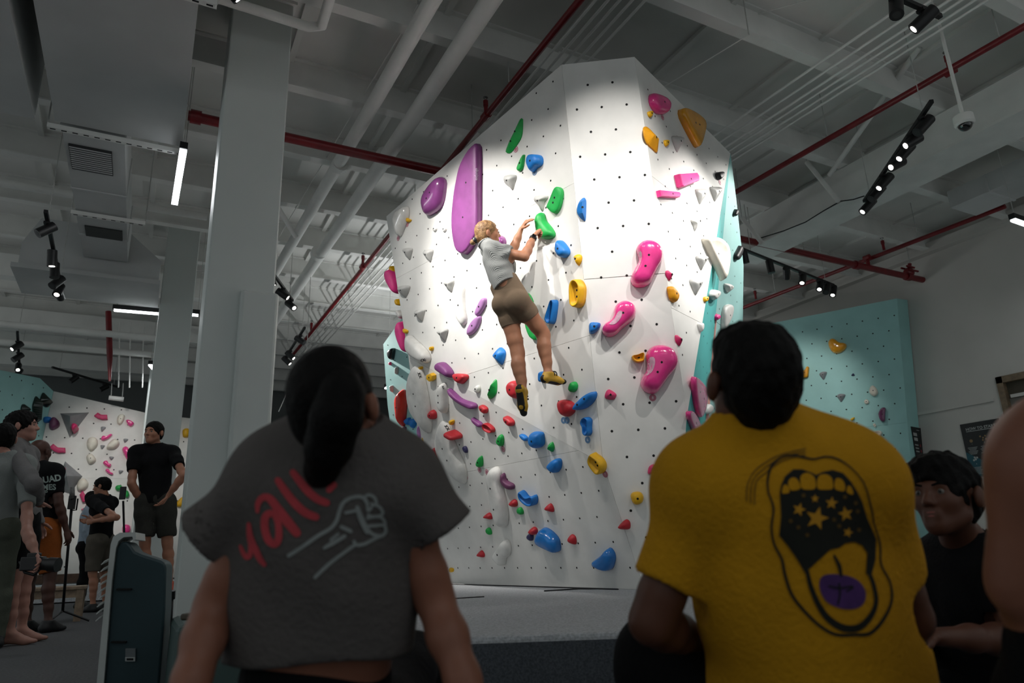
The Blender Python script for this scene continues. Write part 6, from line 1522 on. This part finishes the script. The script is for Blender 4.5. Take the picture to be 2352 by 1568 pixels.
P6t, P6, P6o = stander('man in a black tee with hands on hips between the columns', 362, 1361, ZM, 968, 163, Sk2, M_blk, .60, M_dk, .86, (.014, .003), M_shoeo, look=-FH*.97-RH*.12, hx=353, face=True, w=.94,
    over=dict(elL=lambda J, b, f_, r_, s: atd(421, 1092, (b-CAM)@cf+.1), wrL=lambda J, b, f_, r_, s: atd(386, 1138, (b-CAM)@cf+.05), elR=lambda J, b, f_, r_, s: atd(302, 1110, (b-CAM)@cf+.15), wrR=lambda J, b, f_, r_, s: atd(322, 1150, (b-CAM)@cf+.2)))
# back print of the black tee at left
bv3 = bvh_obj(P3o); M_p3 = mat('tee_print', '9aa8a2', .9)
def tprint(s, px, py, size, ang, bold):
    T, Fc = text_verts(s, size, 'LEFT', 0, bold); ca, sa = math.cos(math.radians(ang)), math.sin(math.radians(ang))
    drape('print', [(px+x*ca+y*sa, py+x*sa-y*ca) for x, y, _ in T], Fc, bv3, M_p3, P3o, .004)
tprint('SQUAD', 74, 1113, 20, -9, .7); tprint('GAMES', 72, 1125, 18, -1, .6); tprint('2025', 94, 1132, 8, -6, .2)
# ------------------------------------------------------------------ things around the people
# camera in the hand of the person at the left edge
cc = atd(76, 1294, (P1.J['wrR']-CAM)@cf-.02)
ck = thing('camera', 'black camera with a long lens held at the left edge', 'camera', cc)
MB().obox(cc, (RH, FH, Z), (.075, .04, .05)).obox(cc+Z*.06, (RH, FH, Z), (.035, .035, .018)).build('camera_body', M_black, ck, bevel=.008)
autosmooth(MB().tube([cc+RH*.06-Z*.0, cc+RH*.12-Z*.01, cc+RH*.125-Z*.01, cc+RH*.19-Z*.015], [.045, .045, .052, .052], 18).build('lens_barrel', M_black, ck))
MB().tube([cc-RH*.1+Z*.02, cc-RH*.05-Z*.06, cc+RH*.02-Z*.08, cc+RH*.05-Z*.05], .012, 7).build('grip_strap', M_black, ck, True)
# microphone stand
mb_ = onz(140, 1432, 0)
ms = thing('microphone_stand', 'thin black tripod stand with a small microphone on top', 'stand', mb_)
dm = (mb_-CAM)@cf; tp = atd(166, 1145, dm)
MB().tube([mb_+Z*.12, tp], .014, 8).build('pole', M_black, ms, True)
for a in (0, 2.1, 4.2): MB().tube([mb_+Z*.13, mb_+np.array([math.cos(a)*.26, math.sin(a)*.26, .012])], .012, 6).build('leg', M_black, ms)
MB().obox(lerp(mb_, tp, .97), (RH, FH, Z), (.03, .02, .07)).tube([tp+RH*.02-Z*.12, tp+RH*.06-Z*.12, tp+RH*.06], .008, 6).build('clamp', M_black, ms)
MB().tube([tp, tp+Z*.12-RH*.02], .026, 10).build('microphone', mat('mic_grey', '6e6e6c', .5, .2, 60), ms, True)
# wooden stool and folding table
st = onz(178, 1424, 0); M_ply = mat('pale_wood', '8d7a66', .6, .2, 20, detail=8)
so = thing('stool', 'pale wooden stool behind the microphone stand', 'stool', st)
sz = (st-CAM)@cf; top_z = atd(150, 1346, sz)[2]
MB().box((st[0]-.75, st[1]-.2, top_z-.04), (st[0]+.05, st[1]+.2, top_z)).build('seat', M_ply, so, bevel=.01)
for dx in (-.7, 0):
    for dy in (-.16, .16): MB().box((st[0]+dx-.035, st[1]+dy-.03, 0), (st[0]+dx+.035, st[1]+dy+.03, top_z-.04)).build('leg', M_ply, so)
for dy in (-.16, .16): MB().box((st[0]-.68, st[1]+dy-.012, top_z-.12), (st[0]+.0, st[1]+dy+.012, top_z-.04)).build('apron', M_ply, so)
tc_ = MB().ball((st[0]-.55, st[1]-.05, top_z+.042), (.09, .07, .04)).build('crumpled_cloth', mat('cloth_white', 'a9a49c', .9), None, True); tag(tc_, 'crumpled pale cloth on the wooden stool', 'cloth')
# phone clamped on a stand behind the profile man
ph = onz(290, 1414, 0); dp = (ph-CAM)@cf
pt_ = thing('phone_stand', 'black phone stand behind the man in profile', 'stand', ph)
MB().tube([ph+Z*.02, atd(283, 1150, dp)], .012, 8).build('pole', M_black, pt_)
MB().obox(atd(282, 1132, dp), (RH, FH, Z), (.035, .012, .075)).build('phone', M_black, pt_, bevel=.006)
for a in (.5, 2.6, 4.7): MB().tube([ph+Z*.1, ph+np.array([math.cos(a)*.22, math.sin(a)*.22, .01])], .01, 6).build('leg', M_black, pt_)
# tall appliance with a white rim
M_tealp = mat('teal_plastic', '33454a', .45, .06, 5); M_rim = mat('white_plastic', 'c6cac7', .45, .04, 5)
dA = 3.40
def ap(x, y, d=dA): return atd(x, y, d)
apb = onz(250, 1600, 0)
ap_t = thing('air_cooler', 'tall teal appliance with a white rim standing before the columns', 'appliance', apb)
dep = unit(FH*.9-RH*.30)*.24
body_px = [(256, 1600), (236, 1605), (268, 1265), (274, 1245), (290, 1240), (298, 1252), (312, 1268), (330, 1274), (372, 1288), (381, 1298), (380, 1330), (362, 1600)]
body_px = [(236, 1600), (266, 1262), (276, 1245), (291, 1242), (300, 1252), (310, 1266), (326, 1273), (368, 1286), (379, 1292), (382, 1305), (379, 1400), (364, 1600)]
autosmooth(MB().extr([ap(x, y) for x, y in body_px], dep).build('body_shell', M_tealp, ap_t, bevel=.012))
rim_px = [(219, 1600), (240, 1380), (254, 1250), (260, 1232), (275, 1223), (311, 1222), (312, 1239), (306, 1240), (304, 1232), (284, 1233), (272, 1242), (266, 1258), (257, 1330), (236, 1600)]
autosmooth(MB().extr([ap(x, y, dA-.015) for x, y in rim_px], dep*1.15).build('rim', M_rim, ap_t))
for y0 in (1353, 1474): MB().obox(ap(285-(y0-1353)*.1, y0, dA-.006), (cr, cf, cu), (.036, .006, .0035)).build('slot', M_slot, ap_t)
lb = ap(300, 1503, dA-.006)
l0 = MB().obox(lb, (cr, cf, cu), (.024, .003, .030)).build('rating_label', mat('label_grey', '6c7274', .6), ap_t)
MB().obox(lb-cu*.02-cf*.004, (cr, cf, cu), (.024, .001, .010)).build('label_strip', mat('label_white', 'a7abaa', .6), l0)
MB().obox(lb-cu*.02-cf*.0055, (cr, cf, cu), (.016, .0006, .005)).build('label_print', M_slot, l0)
for k in range(9):
    y = 1285+k*16; MB().obox(ap(250-k*1.6, y, dA+.02), (cr*.7+cu*.7, cf, cu*.7-cr*.7), (.012, .05, .002)).build('fin', M_rim, ap_t)
MB().obox(ap(288, 1247, dA+.05), (cr, cf, cu), (.012, .02, .012)).build('handle_slot', mat('lit_gap', 'a8aaa6', .6), ap_t)
# teal foam block, wooden stick and power cable
fb = onz(385, 1640, 0)
f0 = atd(398, 1422, 3.3); zt_ = f0[2]
blk = thing('foam_block', 'dark teal padded block at the foot of the padded column', 'block', (f0[0]+.3, f0[1]+.1, 0))
MB().box((f0[0], f0[1]-.35, 0), (f0[0]+.75, f0[1]+.25, zt_)).build('padding', mat('teal_vinyl', '3a4f4c', .6, .05, 6), blk, bevel=.03)
bs_ = atd(432, 1417, 3.3)
tag(MB().obox((bs_[0]+.02, bs_[1]-.05, zt_+.014), (RH, FH, Z), (.05, .03, .014)).build('wooden_brush', mat('brush_wood', '4b4338', .6), None, bevel=.008), 'small dark wooden brush lying on the teal padded block', 'brush')
cb = [atd(396, 1375, 3.85), atd(394, 1420, 3.85), atd(391, 1480, 3.8), atd(388, 1530, 3.75), onz(388, 1560, .008)]
pc_ = thing('power_cable', 'black power cable hanging behind the teal appliance', 'cable', cb[-1])
MB().tube(cb, .006, 7).build('cord', M_black, pc_, True)
MB().tube([atd(397, 1356, 3.85), cb[0]], .014, 8).build('plug', M_black, pc_)
# brown card and a wooden volume by the second column
# posters
def poster(name, label, org, rt, up, w_, h_, n_):
    t = thing(name, label, 'poster', org); n_ = np.asarray(n_, float); rt = np.asarray(rt, float); up = np.asarray(up, float)
    MB().extr([org, org+rt*w_, org+rt*w_+up*h_, org+up*h_], n_*.006).build('sheet', mat('poster_black', '15181a', .5), t)
    return t, org+n_*.0075, rt, up
pj = np.array([11.585, 6.64, 1.44])
M_pw = mat('poster_white', 'a8aaa8', .6); M_pt = mat('poster_teal', '17505c', .6); M_po = mat('poster_tan', '8a6f4c', .6); M_pr = mat('poster_red', '8a2f38', .6)
pst, po, r_, u_ = poster('poster', 'black HOW TO START poster with white icons on the right wall', pj, (0, -1, 0), (0, 0, 1), .60, .84, (-1, 0, 0))
def pp(x, y): return po+r_*x+u_*y
obj('teal_triangle', [pp(0, 0)+np.array([.001, 0, 0]), pp(.6, 0)+np.array([.001, 0, 0]), pp(0, .40)+np.array([.001, 0, 0])], [(0, 1, 2)], M_pt, pst)
text('heading', 'HOW TO START?', pp(.075, .725), r_, u_, .061, M_pw, pst, 'LEFT', .0015)
MB().extr([pp(.075, .705), pp(.53, .705), pp(.53, .714), pp(.075, .714)], (-.0005, 0, 0)).build('underline', M_pw, pst)
def pdisc(x, y, r, m, nm='icon'): obj(nm, [pp(x+r*math.cos(k*math.pi/8), y+r*math.sin(k*math.pi/8))-np.array([.0006, 0, 0]) for k in range(16)], [tuple(range(16))], m, pst)
pdisc(.12, .56, .026, M_po)
for x, y in ((.27, .61), (.31, .585), (.345, .61), (.30, .55), (.35, .56)): pdisc(x, y, .014, M_po)
for x in (.455, .515): pdisc(x, .60, .025, M_pw); pdisc(x, .575, .022, M_pw)
for x in (.10, .13, .155, .12): pdisc(x, .26+(x*7 % .05), .016, M_pw)
pdisc(.32, .265, .038, M_pw); pdisc(.52, .29, .02, M_pr); pdisc(.54, .27, .016, M_pr)
MB().extr([pp(.30, .268), pp(.32, .245), pp(.34, .268), pp(.326, .268), pp(.326, .29), pp(.314, .29), pp(.314, .268)], (-.0015, 0, 0)).build('arrow', M_slot, pst)
for x, y, s_ in ((.115, .50, '1'), (.31, .50, '2'), (.485, .50, '3'), (.12, .19, '4'), (.32, .19, '5'), (.51, .20, '6')): text('number', s_, pp(x, y), r_, u_, .03, M_pw, pst)
for cx_, y0 in ((.12, .46), (.31, .46), (.49, .46), (.13, .15), (.32, .15), (.50, .15)):
    for k in range(6):
        w_ = .075-.012*((k*7+int(cx_*100)) % 3)
        MB().extr([pp(cx_-w_, y0-k*.02), pp(cx_+w_, y0-k*.02), pp(cx_+w_, y0-k*.02-.007), pp(cx_-w_, y0-k*.02-.007)], (-.0005, 0, 0)).build('text_line', M_pw, pst)
pl2 = plane3(sd[0], sd[1], sd[3]); n2 = pl2[1]
c2 = [onpl(x, y, *pl2) for x, y in ((2112, 1098), (2131, 1101), (2114, 983), (2092, 979))]; q0 = c2[0]
e_ = (c2[1]-c2[0])/.30; up2 = (c2[3]-c2[0])/.8
ps2 = thing('poster', 'narrow dark poster on the side of the turquoise wall', 'poster', q0)
MB().extr(c2, n2*.006).build('sheet', MATS['poster_black'], ps2)
def p2(x, y): return q0+e_*x+up2*y+n2*.0075
for y in (.66, .585): MB().extr([p2(.03, y), p2(.16, y), p2(.16, y+.05), p2(.03, y+.05)], n2*.0005).build('heading_line', M_pw, ps2)
MB().extr([p2(.17, .755), p2(.27, .755), p2(.27, .765), p2(.17, .765)], n2*.0005).build('text_line', M_pw, ps2)
for k in range(3): MB().extr([p2(.03, .53-k*.05), p2(.15, .53-k*.05), p2(.15, .51-k*.05), p2(.03, .51-k*.05)], n2*.0005).build('text_line', M_pw, ps2)
for k in range(6): obj('icon', [p2(.22+.025*math.cos(a), .52-k*.085+.025*math.sin(a)) for a in np.linspace(0, 2*math.pi, 13)[:-1]], [tuple(range(12))], M_pr if k < 3 else M_pw, ps2)
obj('teal_triangle', [p2(0, 0), p2(.25, 0), p2(0, .25)], [(0, 1, 2)], M_pt, ps2)
